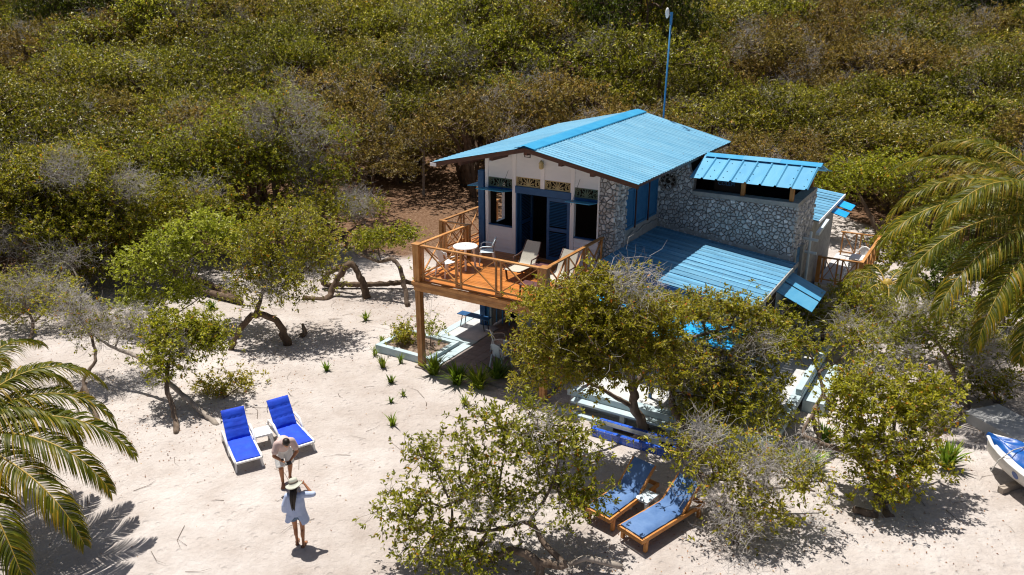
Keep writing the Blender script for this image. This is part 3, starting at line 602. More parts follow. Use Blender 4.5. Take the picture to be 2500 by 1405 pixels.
# propped awnings (vivid blue sheets)
def awn(b0, b1, a0, a1, z0, z1, mat=None):
    m = M(); n = 5; P = []
    for i in range(n+1):
        a = a0+(a1-a0)*i/n; P.append([(b0, a, z0+0.01*(i % 2)), (b1, a, z1+0.01*(i % 2))])
    m.grid(P); m.grid([[(p[0], p[1], p[2]-0.02) for p in r] for r in P]); return m.obj('propped_awning', mat or MAT['awning'], house)
awn(9.5, 10.02, 13.45, 14.40, 3.66, 3.52); awn(9.5, 10.02, 12.40, 13.20, 3.62, 3.48)
awn(9.42, 10.5, 5.15, 6.10, 2.75, 2.30, MAT['roofwing']); awn(9.42, 10.5, 6.22, 7.20, 2.75, 2.30, MAT['roofwing'])
awn(7.15, 9.4, 0.75, 2.4, 2.42, 2.50).rotation_euler = (0, 0, 0)
awn(4.9, 7.05, 1.75, 2.4, 2.70, 2.62)
for b, a in ((7.3, 0.85), (9.3, 0.85), (9.3, 2.3), (5.05, 1.85)): M().box(b-0.04, b+0.04, a-0.04, a+0.04, 0.5, 2.45 if a < 1.5 or b > 9 else 2.65).obj('porch_post', MAT['bluepaint'], house)
# side shutter, posts and pipes at the wing's end
o = M().box(9.30, 9.36, 7.6, 8.25, 1.4, 3.35).obj('side_door', MAT['blueshutter'], house)
for z in (1.9, 2.4, 2.9): M().box(9.355, 9.375, 7.66, 8.19, z-0.2, z+0.2).obj('door_board', MAT['blueshutter'], o)
M().box(9.30, 9.40, 7.42, 7.58, 0.5, 3.45).obj('wall_post', MAT['concrete'], house); M().box(9.30, 9.45, 8.28, 8.55, 0.5, 3.40).obj('wall_post', MAT['concrete'], house)
M().tube([(9.55, 8.75, 0.5), (9.55, 8.75, 3.75)], 0.045, 8).obj('drain_pipe', MAT['plasticblue'], house)
for z in (3.05, 3.5): M().tube([(9.30, 8.75, z), (9.80, 8.75, z-0.02)], 0.05, 8).obj('pipe_stub', MAT['plasticblue'], house)
# lower storey under the balcony
M().box(-0.16, 0.10, FA-0.02, FA+0.18, 0.10, 2.6).obj('lower_column', MAT['blueshutter'], house)
m = M(); m.box(0.10, 0.18, FA, FA+0.1, 0.12, 2.6); m.box(1.25, 4.2, FA+0.02, FA+0.2, 0.12, 2.62); m.obj('lower_front_wall', MAT['paleblue'], house)
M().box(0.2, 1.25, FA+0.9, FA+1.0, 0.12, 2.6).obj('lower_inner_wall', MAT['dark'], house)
for b in (0.38, 0.62, 0.9): M().box(b-0.02, b+0.02, FA+0.03, FA+0.06, 0.3, 2.6).obj('door_bar', MAT['blueshutter'], house)

# ------------------------------------------------------------------ wooden balcony
deck = thing('balcony', 'varnished orange wooden balcony with cross-braced railing on tall corner posts', 'balcony', HO, RZ)
TOP = 4.05
def dbar(name, p, q, w, h, up=(0, 0, 1), par=None, bev=0.006, mat='wood'): return M().bar(p, q, w, h, up).obj(name, MAT[mat], par or deck, bevel=bev)
rng = random.Random(4)
a = -0.02
while a < FA-0.06:
    w = 0.118; b0 = -0.12 if a < 2.62 else -1.12
    M().box(b0+0.012, 4.46, a, min(a+w-0.007, FA-0.06), FL-0.045, FL+rng.uniform(-.003, .003)).obj('floor_board', MAT['deckboard'], deck); a += w
while a < 6.3:
    M().box(-1.11, -0.28, a, a+0.111, FL-0.045, FL+rng.uniform(-.003, .003)).obj('floor_board', MAT['deckboard'], deck); a += 0.118
for k, (z0, z1, o) in enumerate(((2.60, 2.71, 0.0), (2.72, 2.80, 0.02), (2.81, 2.90, 0.045))):   # stacked fascia
    M().box(-0.13-o, 4.50+o, -0.10-o, -0.022, z0, z1).obj('fascia_board', MAT['wood'], deck, bevel=0.006)
    M().box(-0.13-o, -0.02, -0.02, 2.6, z0, z1).obj('fascia_board', MAT['wood'], deck, bevel=0.006)
    M().box(4.40, 4.50+o, -0.02, FA-0.1, z0, z1).obj('fascia_board', MAT['wood'], deck, bevel=0.006)
M().box(-1.14, -0.13, 2.60, 2.72, 2.66, 2.9).obj('fascia_board', MAT['wood'], deck); M().box(-1.14, -1.02, 2.72, 6.3, 2.66, 2.9).obj('fascia_board', MAT['wood'], deck)
for b in (0.9, 1.9, 2.9, 3.8): M().box(b-0.05, b+0.05, 0.0, FA-0.05, 2.70, 2.895).obj('joist', MAT['darkwood'], deck)
def cpost(b, a, z0, z1, s, name='corner_post'):
    m = M(); h = s/2
    for dx, dy in ((-1, -1), (1, -1), (-1, 1), (1, 1)): m.box(b+dx*h*0.5-h*0.47, b+dx*h*0.5+h*0.47, a+dy*h*0.5-h*0.47, a+dy*h*0.5+h*0.47, z0, z1)
    return m.obj(name, MAT['wood'], deck, bevel=0.005)
cpost(0, 0, 0.06, 2.60, 0.19, 'support_post'); cpost(4.38, 0, 0.06, 2.60, 0.19, 'support_post')
cpost(0, 0, 2.80, TOP, 0.23); cpost(4.38, 0, 2.80, TOP, 0.23)
for b in (0, 4.38): M().box(b-0.14, b+0.14, -0.14, 0.14, TOP, TOP+0.035).obj('post_cap', MAT['wood'], deck, bevel=0.005)
M().box(-0.17, 0.17, -0.17, 0.17, -0.05, 0.07).obj('footing', MAT['driftwood'], deck)
def railing(p, q, npan, par=None, top=TOP, z0=FL, ends=(True, True)):
    p = Vector((p[0], p[1], 0)); q = Vector((q[0], q[1], 0)); d = q-p; L_ = d.length; d.normalize(); side = Vector((d.y, -d.x, 0))
    zb = z0+0.13; par = par or deck
    def V(u, z, o=0.0): r = p+d*u+side*o; return (r.x, r.y, z)
    dbar('hand_rail', V(0, top-0.02), V(L_, top-0.02), 0.11, 0.045, par=par)
    dbar('bottom_rail', V(0, zb), V(L_, zb), 0.05, 0.05, par=par)
    pw = L_/npan
    for i in range(npan):
        u0, u1 = i*pw+0.085, (i+1)*pw-0.085
        if i > 0 or ends[0]: dbar('baluster', V(u0, z0+0.0), V(u0, top-0.045), 0.055, 0.055, par=par)
        if i < npan-1 or ends[1]: dbar('baluster', V(u1, z0+0.0), V(u1, top-0.045), 0.055, 0.055, par=par)
        dbar('cross_brace', V(u0+0.03, zb+0.03, 0.012), V(u1-0.03, top-0.06, 0.012), 0.028, 0.055, side, par=par)
        dbar('cross_brace', V(u0+0.03, top-0.06, -0.014), V(u1-0.03, zb+0.03, -0.014), 0.024, 0.055, side, par=par)
        if i > 0: dbar('spacer_block', V(i*pw-0.1, z0+0.03), V(i*pw+0.1, z0+0.03), 0.06, 0.10, par=par)
railing((0.11, 0), (4.27, 0), 3); railing((4.38, 0.11), (4.38, 3.68), 3); railing((0, 0.11), (0, 2.66), 2); railing((0.0, 2.66), (-1.02, 2.66), 1); railing((-1.06, 2.70), (-1.06, 6.2), 3)
M().box(-0.07, 0.07, 2.60, 2.74, FL, TOP+0.01).obj('corner_post', MAT['wood'], deck, bevel=0.005); M().box(-1.13, -0.99, 2.60, 2.74, FL, TOP+0.01).obj('corner_post', MAT['wood'], deck, bevel=0.005)

# ------------------------------------------------------------------ small rear terrace with railing
deck2 = thing('rear_terrace', 'small raised terrace with wooden cross-braced railing right of the stone wing', 'terrace', HO, RZ)
for i in range(7):
    M().box(9.32+i*0.225, 9.32+i*0.225+0.215, 11.9, 16.3, 0.86, 1.0+0.002*(i % 2)).obj('terrace_slab', MAT['greyslab'], deck2)
M().box(9.3, 10.9, 11.88, 16.3, -0.1, 0.855).obj('terrace_base', MAT['concrete'], deck2)
for b, a in ((9.38, 12.05), (10.83, 12.05), (10.88, 16.1)): M().box(b-0.07, b+0.07, a-0.07, a+0.07, 1.0, 2.02).obj('corner_post', MAT['wood'], deck2, bevel=0.005)
railing((9.45, 12.05), (10.76, 12.05), 2, deck2, 2.0, 1.0); railing((10.84, 12.12), (10.88, 16.03), 5, deck2, 2.0, 1.0); railing((10.8, 16.12), (9.4, 16.12), 2, deck2, 2.0, 1.0)

# ------------------------------------------------------------------ patio, planter, platform, basin
patio = thing('patio', 'brown tiled patio under the balcony with pale blue painted border', 'patio', HO, RZ)
M().box(0.55, 4.4, 0.05, 3.72, -0.2, 0.115).obj('patio_base', MAT['mortar'], patio)
for i in range(12):
    for j in range(11):
        b0, a0 = 0.57+i*0.318, 0.07+j*0.33
        M().box(b0, b0+0.308, a0, a0+0.32, 0.11, 0.13+0.002*((i*7+j*3) % 3)).obj('floor_tile', MAT['patiotile'], patio)
M().box(-0.75, 0.5, 2.35, 3.70, -0.2, 0.14).obj('pale_step', MAT['greyslab'], patio)
m = M(); m.box(-1.05, -0.76, 2.05, 9.0, -0.2, 0.15); m.box(-0.75, 0.55, 2.05, 2.34, -0.2, 0.15); m.obj('painted_border', MAT['paleblue'], patio, bevel=0.01)
M().box(-0.75, -0.25, 3.71, 9.0, -0.2, 0.135).obj('side_path', MAT['greyslab'], patio)
M().box(0.20, 0.54, 0.05, 2.04, -0.2, 0.145).obj('painted_border', MAT['paleblue'], patio, bevel=0.01)
planter = thing('planter_box', 'low pale blue concrete planter with shrubs beside the corner post', 'planter', HO, RZ)
for (x0, x1, y0, y1) in ((-2.05, 0.18, 0.15, 0.33), (-2.05, 0.18, 1.62, 1.80), (-2.05, -1.87, 0.335, 1.615), (0.0, 0.18, 0.335, 1.615)):
    M().box(x0, x1, y0, y1, -0.2, 0.26).obj('planter_wall', MAT['paleblue'], planter, bevel=0.012)
M().box(-1.86, -0.01, 0.34, 1.61, -0.2, 0.17).obj('soil', MAT['soil'], planter)
rng = random.Random(6)
for i in range(7):
    x, y = rng.uniform(-1.7, -0.15), rng.uniform(0.45, 1.5); r = rng.uniform(0.03, 0.06)
    M().ell((x, y, 0.18), (r, r*0.8, r*0.6), 7, 5).obj('pebble', MAT['stone'], planter)

plat = thing('concrete_platform', 'raised pale blue concrete platform with stepped edge beneath the spreading tree', 'platform', HO, RZ)
M().box(5.15, 10.75, 0.22, 3.04, -0.2, 0.53).obj('platform_slab', MAT['greyslab'], plat, bevel=0.015)
M().box(9.2, 10.75, 3.045, 9.6, -0.2, 0.53).obj('side_walk', MAT['greyslab'], plat, bevel=0.015)
m = M(); m.box(5.1, 10.85, 0.10, 0.40, 0.36, 0.56); m.obj('painted_edge', MAT['paleblue'], plat, bevel=0.015)
M().box(10.6, 10.87, 0.405, 9.6, 0.36, 0.562).obj('painted_edge', MAT['paleblue'], plat, bevel=0.015)
M().box(10.70, 10.86, 3.1, 9.7, 0.563, 0.74).obj('kerb_wall', MAT['paleblue'], plat, bevel=0.012)
M().box(10.88, 11.45, 3.3, 6.2, -0.2, 0.36).obj('side_ledge', MAT['paleblue'], plat, bevel=0.012)
bench = thing('concrete_bench', 'long low pale blue concrete bench along the platform front', 'bench', HO, RZ)
M().box(5.35, 9.3, -0.17, 0.08, 0.30, 0.37).obj('seat_slab', MAT['paleblue'], bench, bevel=0.01)
for b in (5.6, 6.9, 8.2, 9.1): M().box(b-0.07, b+0.07, -0.12, 0.06, -0.1, 0.298).obj('support', MAT['concrete'], bench)
kerb = tag(M().box(5.0, 8.9, -0.34, -0.14, -0.2, 0.07).obj('kerb_strip', MAT['paleblue'], None, bevel=0.01), 'low pale blue kerb strip in the sand behind the blue basin', 'kerb'); kerb.location = HO; kerb.rotation_euler = (0, 0, RZ)
basin = thing('tiled_basin', 'shallow foot-wash basin edged with cobalt blue tiles', 'basin', hw(7.55, -0.70), RZ)
bl, bw, bh = 1.15, 0.33, 0.22
rm = 0.11
m = M(); m.box(-bl, bl, -bw, -bw+rm, -0.1, bh-0.012); m.box(-bl, bl, bw-rm, bw, -0.1, bh-0.012); m.box(-bl, -bl+rm, -bw+rm, bw-rm, -0.1, bh-0.012); m.box(bl-rm, bl, -bw+rm, bw-rm, -0.1, bh-0.012); m.obj('basin_wall', MAT['grout'], basin)
M().box(-bl+rm, bl-rm, -bw+rm, bw-rm, -0.05, 0.06).obj('basin_floor', MAT['greyslab'], basin)
M().grid([[(-bl+rm, -bw+rm, 0.15), (-bl+rm, bw-rm, 0.15)], [(bl-rm, -bw+rm, 0.15), (bl-rm, bw-rm, 0.15)]]).obj('water', MAT['water'], basin)
for i in range(11):
    x0 = -bl+0.005+i*(2*bl-0.01)/11; x1 = x0+(2*bl-0.01)/11-0.012
    for y0 in (-bw+0.005, bw-rm+0.005): M().box(x0, x1, y0, y0+rm-0.012, bh-0.012, bh+0.002).obj('edge_tile', MAT['tileblue'], basin)
    M().box(x0, x1, -bw-0.008, -bw, 0.115, bh-0.014).obj('edge_tile', MAT['tileblue'], basin); M().box(x0, x1, -bw-0.008, -bw, 0.0, 0.105).obj('edge_tile', MAT['tileblue'], basin)
for j in range(2):
    y0 = -bw+rm+0.008+j*0.21
    for x0 in (-bl+0.005, bl-rm+0.005): M().box(x0, x0+rm-0.012, y0, y0+0.2, bh-0.012, bh+0.002).obj('edge_tile', MAT['tileblue'], basin)
# ------------------------------------------------------------------ pole with antenna behind the roof
ant = thing('antenna_pole', 'tall thin blue pole with white antenna on top behind the house roof', 'pole', hw(3.15, 11.45), 0)
M().tube([(0, 0, 0), (-0.02, 0, 6), (0.05, 0.02, 10.45)], 0.035, 8).obj('pole', MAT['poleblue'], ant, smooth=True)
M().tube([(0.05, 0.02, 10.1), (0.05, 0.02, 10.55)], [0.05, 0.055], 8).obj('clamp', MAT['poleblue'], ant)
an = M().ell((-0.12, -0.05, 10.52), (0.075, 0.06, 0.19), 12, 8).obj('antenna', MAT['plastic'], ant, smooth=True)
M().bar((-0.08, -0.03, 10.48), (0.05, 0.02, 10.42), 0.03, 0.03).obj('bracket', MAT['metalgrey'], an)
# ------------------------------------------------------------------ furniture
def ang(p, q): v = Vector(q)-Vector(p); return math.atan2(v.y, v.x)
def plastic_chair(name, label, loc, rz, mat, group=None):
    """faces +x"""
    t = thing(name, label, 'chair', loc, rz, group)
    m = M(); P = []
    for i in range(6):
        x = -0.20+0.42*i/5; P.append([(x, y, 0.43+0.015*abs(y)/0.2-0.012*math.sin(math.pi*i/5)+(-.02 if i == 5 else 0)) for y in (-0.22, -0.11, 0, 0.11, 0.22)])
    m.grid(P); m.grid([[(p[0], p[1], p[2]-0.022) for p in r] for r in P]); m.obj('seat', mat, t, smooth=True)
    m = M(); n = 9
    for (z0, z1, k0, k1) in ((0.42, 0.50, 0, n), (0.74, 0.84, 0, n)):
        pass
    def bk(u, z):                     # curved back shell
        a = (u-0.5)*2.0; w = 0.235-0.02*(z-0.43); return Vector((-0.20-0.22*(z-0.43)+0.075*a*a, a*w, z-0.06*a*a*(z > 0.7)))
    us_ = [0.2+0.6*i/8 for i in range(9)]; zs_ = (0.43, 0.52, 0.62, 0.72, 0.80, 0.86)
    for off in (0.0, -0.016): m.grid([[bk(u, z)+Vector((off, 0, 0)) for u in us_] for z in zs_])
    m.tube([bk(0.02, 0.60), bk(0.03, 0.70), bk(0.08, 0.80), bk(0.22, 0.86), bk(0.5, 0.885), bk(0.78, 0.86), bk(0.92, 0.80), bk(0.97, 0.70), bk(0.98, 0.60)], 0.028, 7, flat=0.6)
    m.grid([[bk(u, 0.76), bk(u, 0.86)] for u in (0.15, 0.3, 0.5, 0.7, 0.85)]); m.obj('backrest', mat, t, smooth=True)
    for s in (-1, 1):
        M().tube([bk(0.5+s*0.48, 0.62), (-0.08, s*0.26, 0.645), (0.12, s*0.265, 0.64), (0.20, s*0.255, 0.60), (0.205, s*0.25, 0.45)], [0.026, 0.03, 0.03, 0.026, 0.022], 7, flat=0.6).obj('armrest', mat, t, smooth=True)
        M().bar((0.20, s*0.22, 0.44), (0.235, s*0.245, 0.0), 0.055, 0.045, w2=0.035, h2=0.03).obj('leg', mat, t)
        M().bar((-0.19, s*0.20, 0.44), (-0.27, s*0.235, 0.0), 0.055, 0.045, w2=0.035, h2=0.03).obj('leg', mat, t)
    return t
DZ = FL+0.004
plastic_chair('plastic_chair', 'white plastic armchair behind the round table on the balcony', hw(0.95, 2.35, DZ), RZ+math.radians(-150), MAT['plasticblue'])
plastic_chair('plastic_chair', 'white plastic armchair at the balcony railing, in front of the round table', hw(0.52, 0.75, DZ), RZ+math.radians(75), MAT['plastic'])
t = thing('round_table', 'round white plastic table with two chairs on the balcony', 'table', hw(0.62, 1.62, DZ), RZ)
M().lathe([(0.0, 0.70), (0.36, 0.70), (0.385, 0.705), (0.39, 0.72), (0.38, 0.735), (0.02, 0.735), (0.0, 0.735)], 28).obj('table_top', MAT['plastic'], t, smooth=False)
M().lathe([(0.022, 0.736), (0.022, 0.738), (0.0, 0.738)], 10).obj('parasol_hole', MAT['black'], t)
for k in range(4):
    c, s = math.cos(k*math.pi/2+0.6), math.sin(k*math.pi/2+0.6); M().bar((0.25*c, 0.25*s, 0.70), (0.31*c, 0.31*s, 0.0), 0.06, 0.06, w2=0.045, h2=0.045).obj('leg', MAT['plastic'], t)
# ground-floor table and chairs on the patio
PZ = 0.134
plastic_chair('plastic_chair', 'pale plastic armchair left of the wooden patio table under the balcony', hw(1.72, 1.85, PZ), RZ+math.radians(40), MAT['plastic'])
plastic_chair('plastic_chair', 'bluish white plastic armchair nearest the strap-leaf plants on the patio', hw(2.28, 1.05, PZ), RZ+math.radians(80), MAT['plasticblue'])
t = thing('patio_table', 'square brown-topped table with white apron on the patio', 'table', hw(2.42, 1.98, PZ), RZ)
M().box(-0.42, 0.42, -0.42, 0.42, 0.71, 0.74).obj('table_top', surf('dull_brown_top', (0.22, 0.14, 0.12), (0.28, 0.18, 0.155), 0.5), t, bevel=0.006)
M().box(-0.40, 0.40, -0.40, 0.40, 0.62, 0.709).obj('apron', MAT['plasticblue'], t)
for sx in (-1, 1):
    for sy in (-1, 1): M().bar((sx*0.36, sy*0.36, 0.62), (sx*0.38, sy*0.38, 0), 0.06, 0.06, w2=0.045, h2=0.045).obj('leg', MAT['plasticblue'], t)
t = thing('blue_bench', 'small dark blue slatted bench by the ground-floor column', 'bench', hw(-0.25, 3.32, 0.14), RZ)
for i in range(4): M().box(-0.62, 0.62, -0.17+i*0.088, -0.17+i*0.088+0.076, 0.43, 0.455).obj('slat', MAT['bluepaint'], t)
for sx in (-1, 1):
    for sy in (-1, 1): M().tube([(sx*0.42, sy*0.12, 0.43), (sx*0.50, sy*0.14, 0.0)], 0.016, 6).obj('leg', MAT['black'], t)
# rear terrace furniture
plastic_chair('plastic_chair', 'white plastic chair behind the small table on the rear terrace', hw(10.55, 14.35, 1.004), RZ+math.radians(-95), MAT['plastic'])
plastic_chair('plastic_chair', 'white plastic chair in front of the small table on the rear terrace', hw(10.55, 12.95, 1.004), RZ+math.radians(90), MAT['plastic'])
t = thing('terrace_table', 'small white plastic table between two chairs on the rear terrace', 'table', hw(10.5, 13.65, 1.004), RZ)
M().box(-0.30, 0.30, -0.36, 0.36, 0.66, 0.73).obj('table_top', MAT['plastic'], t, bevel=0.03)
for sx in (-1, 1):
    for sy in (-1, 1): M().bar((sx*0.25, sy*0.30, 0.66), (sx*0.27, sy*0.32, 0), 0.06, 0.06, w2=0.045, h2=0.045).obj('leg', MAT['plastic'], t)

def cushion(L_, W, th, seed=0, n=20, puff=0.018, fn=None):
    """puffy slab; fn(u)->(x,z) centre line, u in 0..1"""
    rng = random.Random(seed); top = []; bot = []
    for i in range(n+1):
        u = i/n; x, z = fn(u); x2, z2 = fn(min(u+0.01, 1.01)); dx, dz = x2-x, z2-z; l = math.hypot(dx, dz) or 1; nx_, nz_ = -dz/l, dx/l
        if nz_ < 0: nx_, nz_ = -nx_, -nz_
        rt = []; rb = []
        for j in range(9):
            v = j/8; e = min(u, 1-u, 0.08)/0.08; ev = min(v, 1-v, 0.10)/0.10
            h = th*(0.45+0.55*min(1, e)**0.5*min(1, ev)**0.5)+puff*(math.sin(u*11+seed)*0.25+rng.uniform(-.25, .25))*min(e, ev)-0.016*(math.exp(-((u-0.36)/0.03)**2)+math.exp(-((u-0.7)/0.03)**2))*min(e, 1)+0.006*math.sin(v*23+u*31+seed)*ev
            y = (v-0.5)*W; rt.append((x+nx_*h, y, z+nz_*h)); rb.append((x, y, z))
        top.append(rt); bot.append(rb)
    m = M(); m.grid(top); m.grid(bot)
    ring_t = top[0]+[r[-1] for r in top[1:]]+top[-1][::-1][1:]+[r[0] for r in top[::-1][1:]]; ring_b = bot[0]+[r[-1] for r in bot[1:]]+bot[-1][::-1][1:]+[r[0] for r in bot[::-1][1:]]
    m.grid([ring_t, ring_b]); return m
# white resin loungers with royal blue cushions; local: hinge at x=0, foot towards +x, head towards -x
def resin_lounger(label, foot, hinge, width=0.64, back=math.radians(52), seed=0):
    foot = Vector(foot); hinge = Vector(hinge); L_ = (foot-hinge).xy.length
    t = thing('sun_lounger', label, 'sun lounger', (hinge.x, hinge.y, 0), ang(hinge, foot), 'resin loungers with royal blue cushions')
    for s in (-1, 1):
        y = s*width/2
        M().tube([(-0.62, y, 0.02), (-0.50, y, 0.20), (-0.15, y, 0.29), (0.3, y, 0.29), (L_-0.25, y, 0.28), (L_-0.02, y, 0.30), (L_+0.06, y*0.98, 0.27)], [0.03, 0.035, 0.035, 0.035, 0.035, 0.035, 0.028], 8, flat=1.3).obj('side_rail', MAT['plastic'], t, smooth=True)
        M().tube([(0.42, y*1.03, 0.10), (0.30, y*1.06, 0.36), (0.10, y*1.08, 0.49), (-0.22, y*1.08, 0.50), (-0.38, y*1.05, 0.42), (-0.46, y*1.02, 0.20)], [0.028, 0.03, 0.034, 0.034, 0.03, 0.026], 8, flat=1.2).obj('armrest', MAT['plastic'], t, smooth=True)
        M().bar((L_-0.06, y*0.92, 0.30), (L_+0.03, y, 0.0), 0.06, 0.05, w2=0.04, h2=0.035).obj('leg', MAT['plastic'], t)
        M().bar((-0.55, y*0.95, 0.24), (-0.66, y, 0.0), 0.06, 0.05, w2=0.04, h2=0.035).obj('leg', MAT['plastic'], t)
    M().bar((L_+0.05, -width/2, 0.28), (L_+0.05, width/2, 0.28), 0.06, 0.05).obj('end_bar', MAT['plastic'], t, bevel=0.015)
    M().box(0.0, L_-0.02, -width/2+0.04, width/2-0.04, 0.262, 0.285).obj('seat_panel', MAT['plastic'], t)
    cb, sb = math.cos(back), math.sin(back); BL = 0.78
    M().hexa([(0, -width/2+0.05, 0.27), (0, width/2-0.05, 0.27), (-0.02, width/2-0.05, 0.30), (-0.02, -width/2+0.05, 0.30), (-BL*cb, -width/2+0.05, 0.27+BL*sb), (-BL*cb, width/2-0.05, 0.27+BL*sb), (-BL*cb-0.02, width/2-0.05, 0.28+BL*sb), (-BL*cb-0.02, -width/2+0.05, 0.28+BL*sb)]).obj('back_panel', MAT['plastic'], t)
    M().bar((-0.5*BL*cb, 0, 0.27+0.5*BL*sb), (-0.62, 0, 0.06), 0.4, 0.03).obj('back_prop', MAT['plastic'], t)
    W = width-0.06
    cushion(L_, W, 0.065, seed, fn=lambda u: (0.03+u*(L_-0.02), 0.29)).obj('seat_cushion', MAT['cushion'], t, smooth=True)
    c = cushion(BL, W, 0.065, seed+3, fn=lambda u: (0.0-u*BL*1.04*cb, 0.30+u*BL*1.04*sb)).obj('back_cushion', MAT['cushion'], t, smooth=True)
    M().tube([(-BL*cb*0.85, -W/2, 0.30+BL*sb*0.88), (-BL*cb*0.86, -W/2-0.03, 0.30+BL*sb*0.7), (-BL*cb*0.85, -W/2-0.02, 0.30+BL*sb*0.55)], 0.008, 5).obj('tie_strap', MAT['black'], c)
    return t
def mid(a, b): return (Vector(a)+Vector(b))/2
resin_lounger('white lounger with royal blue cushion dappled by tree shade, left of the white table', gz(606, 1118, .33), gz(583, 1069, .33), seed=1)
resin_lounger('white lounger with sunlit royal blue cushion behind the bending man', gz(736, 1082, .33), gz(698, 1040, .33), seed=2)
t = thing('side_table', 'low square white plastic table between the royal blue loungers', 'side table', gz(640, 1085, 0), ang(gz(606, 1118), gz(583, 1069))+math.pi/2)
def low_table(t, mat, w=0.50, d=0.46, h=0.40):
    m = M(); P = []
    for i in range(9):
        row = []
        for j in range(9):
            x, y = (i/8-.5)*w, (j/8-.5)*d; e = max(abs(i/8-.5), abs(j/8-.5))*2; row.append((x, y, h-(0.02 if e > 0.99 else 0)))
        P.append(row)
    m.grid(P); m.obj('table_top', mat, t, smooth=False)
    M().box(-w/2, w/2, -d/2, d/2, h-0.075, h-0.022).obj('apron', mat, t, bevel=0.01)
    for sx in (-1, 1):
        for sy in (-1, 1): M().bar((sx*(w/2-0.04), sy*(d/2-0.04), h-0.07), (sx*(w/2-0.02), sy*(d/2-0.02), 0), 0.10, 0.06, w2=0.05, h2=0.04).obj('leg', mat, t)
low_table(t, MAT['plastic'])
# wooden loungers under the tree; local as above
def wood_lounger(label, foot, hinge, head, width, zf=0.36, seed=0):
    foot = Vector(foot); hinge = Vector(hinge); L_ = (foot-hinge).xy.length; HL = (Vector(head)-hinge).xy.length; HZ = Vector(head).z-zf
    t = thing('wooden_lounger', label, 'sun lounger', (hinge.x, hinge.y, 0), ang(hinge, foot), 'wooden loungers with faded blue mattresses')
    for s in (-1, 1):
        y = s*(width/2+0.02)
        M().bar((-HL-0.15, y, zf-0.05), (L_+0.03, y, zf-0.05), 0.045, 0.10).obj('side_rail', MAT['loungewood'], t, bevel=0.006)
        M().bar((L_-0.12, y*0.97, zf-0.06), (L_-0.10, y*0.97, 0.0), 0.075, 0.075).obj('leg', MAT['loungewood'], t, bevel=0.006)
        M().bar((-HL+0.02, y*0.97, zf-0.06), (-HL, y*0.97, 0.0), 0.075, 0.075).obj('leg', MAT['loungewood'], t, bevel=0.006)
        M().bar((-0.02, y*0.9, zf), (-HL, y*0.9, zf+HZ), 0.045, 0.06).obj('back_rail', MAT['loungewood'], t, bevel=0.006)
        M().bar((-HL*0.75, y*0.86, zf+HZ*0.72), (-HL*0.25, y*0.86, zf-0.06), 0.03, 0.04).obj('back_prop', MAT['loungewood'], t)
    for x in (L_+0.03, -HL-0.12): M().bar((x, -width/2-0.04, zf-0.05), (x, width/2+0.04, zf-0.05), 0.045, 0.10).obj('end_rail', MAT['loungewood'], t, bevel=0.006)
    x = 0.05
    while x < L_-0.03: M().box(x, x+0.08, -width/2, width/2, zf-0.03, zf-0.008).obj('slat', MAT['loungewood'], t); x += 0.125
    k = HL; 
    def fn(u):
        s = u*(L_+math.hypot(HL, HZ))
        if s < L_: return (L_-s, zf+0.0)
        q = (s-L_)/math.hypot(HL, HZ); return (-q*HL, zf+HZ*(q*q*0.35+q*0.65))
    cushion(1, width-0.02, 0.07, seed, n=22, puff=0.025, fn=fn).obj('mattress', MAT['mattress'], t, smooth=True)
    return t
def c7(x, y): return 1400+x/3.571, 1050+y/3.571
f = mid(gz(*c7(415, 815), .40), gz(*c7(600, 940), .40)); hgn = mid(gz(*c7(760, 600), .40), gz(*c7(940, 745), .40))
wd = (gz(*c7(415, 815), .40)-gz(*c7(600, 940), .40)).length
dirv = (hgn-f).xy.normalized(); hd = hgn+Vector((dirv.x, dirv.y, 0))*0.62; hd.z = 0.86
wood_lounger('honey-wood lounger with dappled blue mattress, its foot end nearest the photo bottom', f, hgn, hd, min(wd, .68), seed=5)
f = mid(gz(*c7(150, 660), .40), gz(*c7(290, 750), .40)); hgn = mid(gz(*c7(345, 480), .40), gz(*c7(600, 565), .40))
dirv = (hgn-f).xy.normalized(); hd = hgn+Vector((dirv.x, dirv.y, 0))*0.64; hd.z = 0.86
wood_lounger('honey-wood lounger with blue mattress partly behind the round bush', f, hgn, hd, min(wd, .68), seed=9)
t = thing('side_table', 'small white plastic table between the two wooden loungers', 'side table', gz(*c7(612, 690), 0), ang(f, hgn)); low_table(t, MAT['plasticblue'], 0.46, 0.46, 0.40)
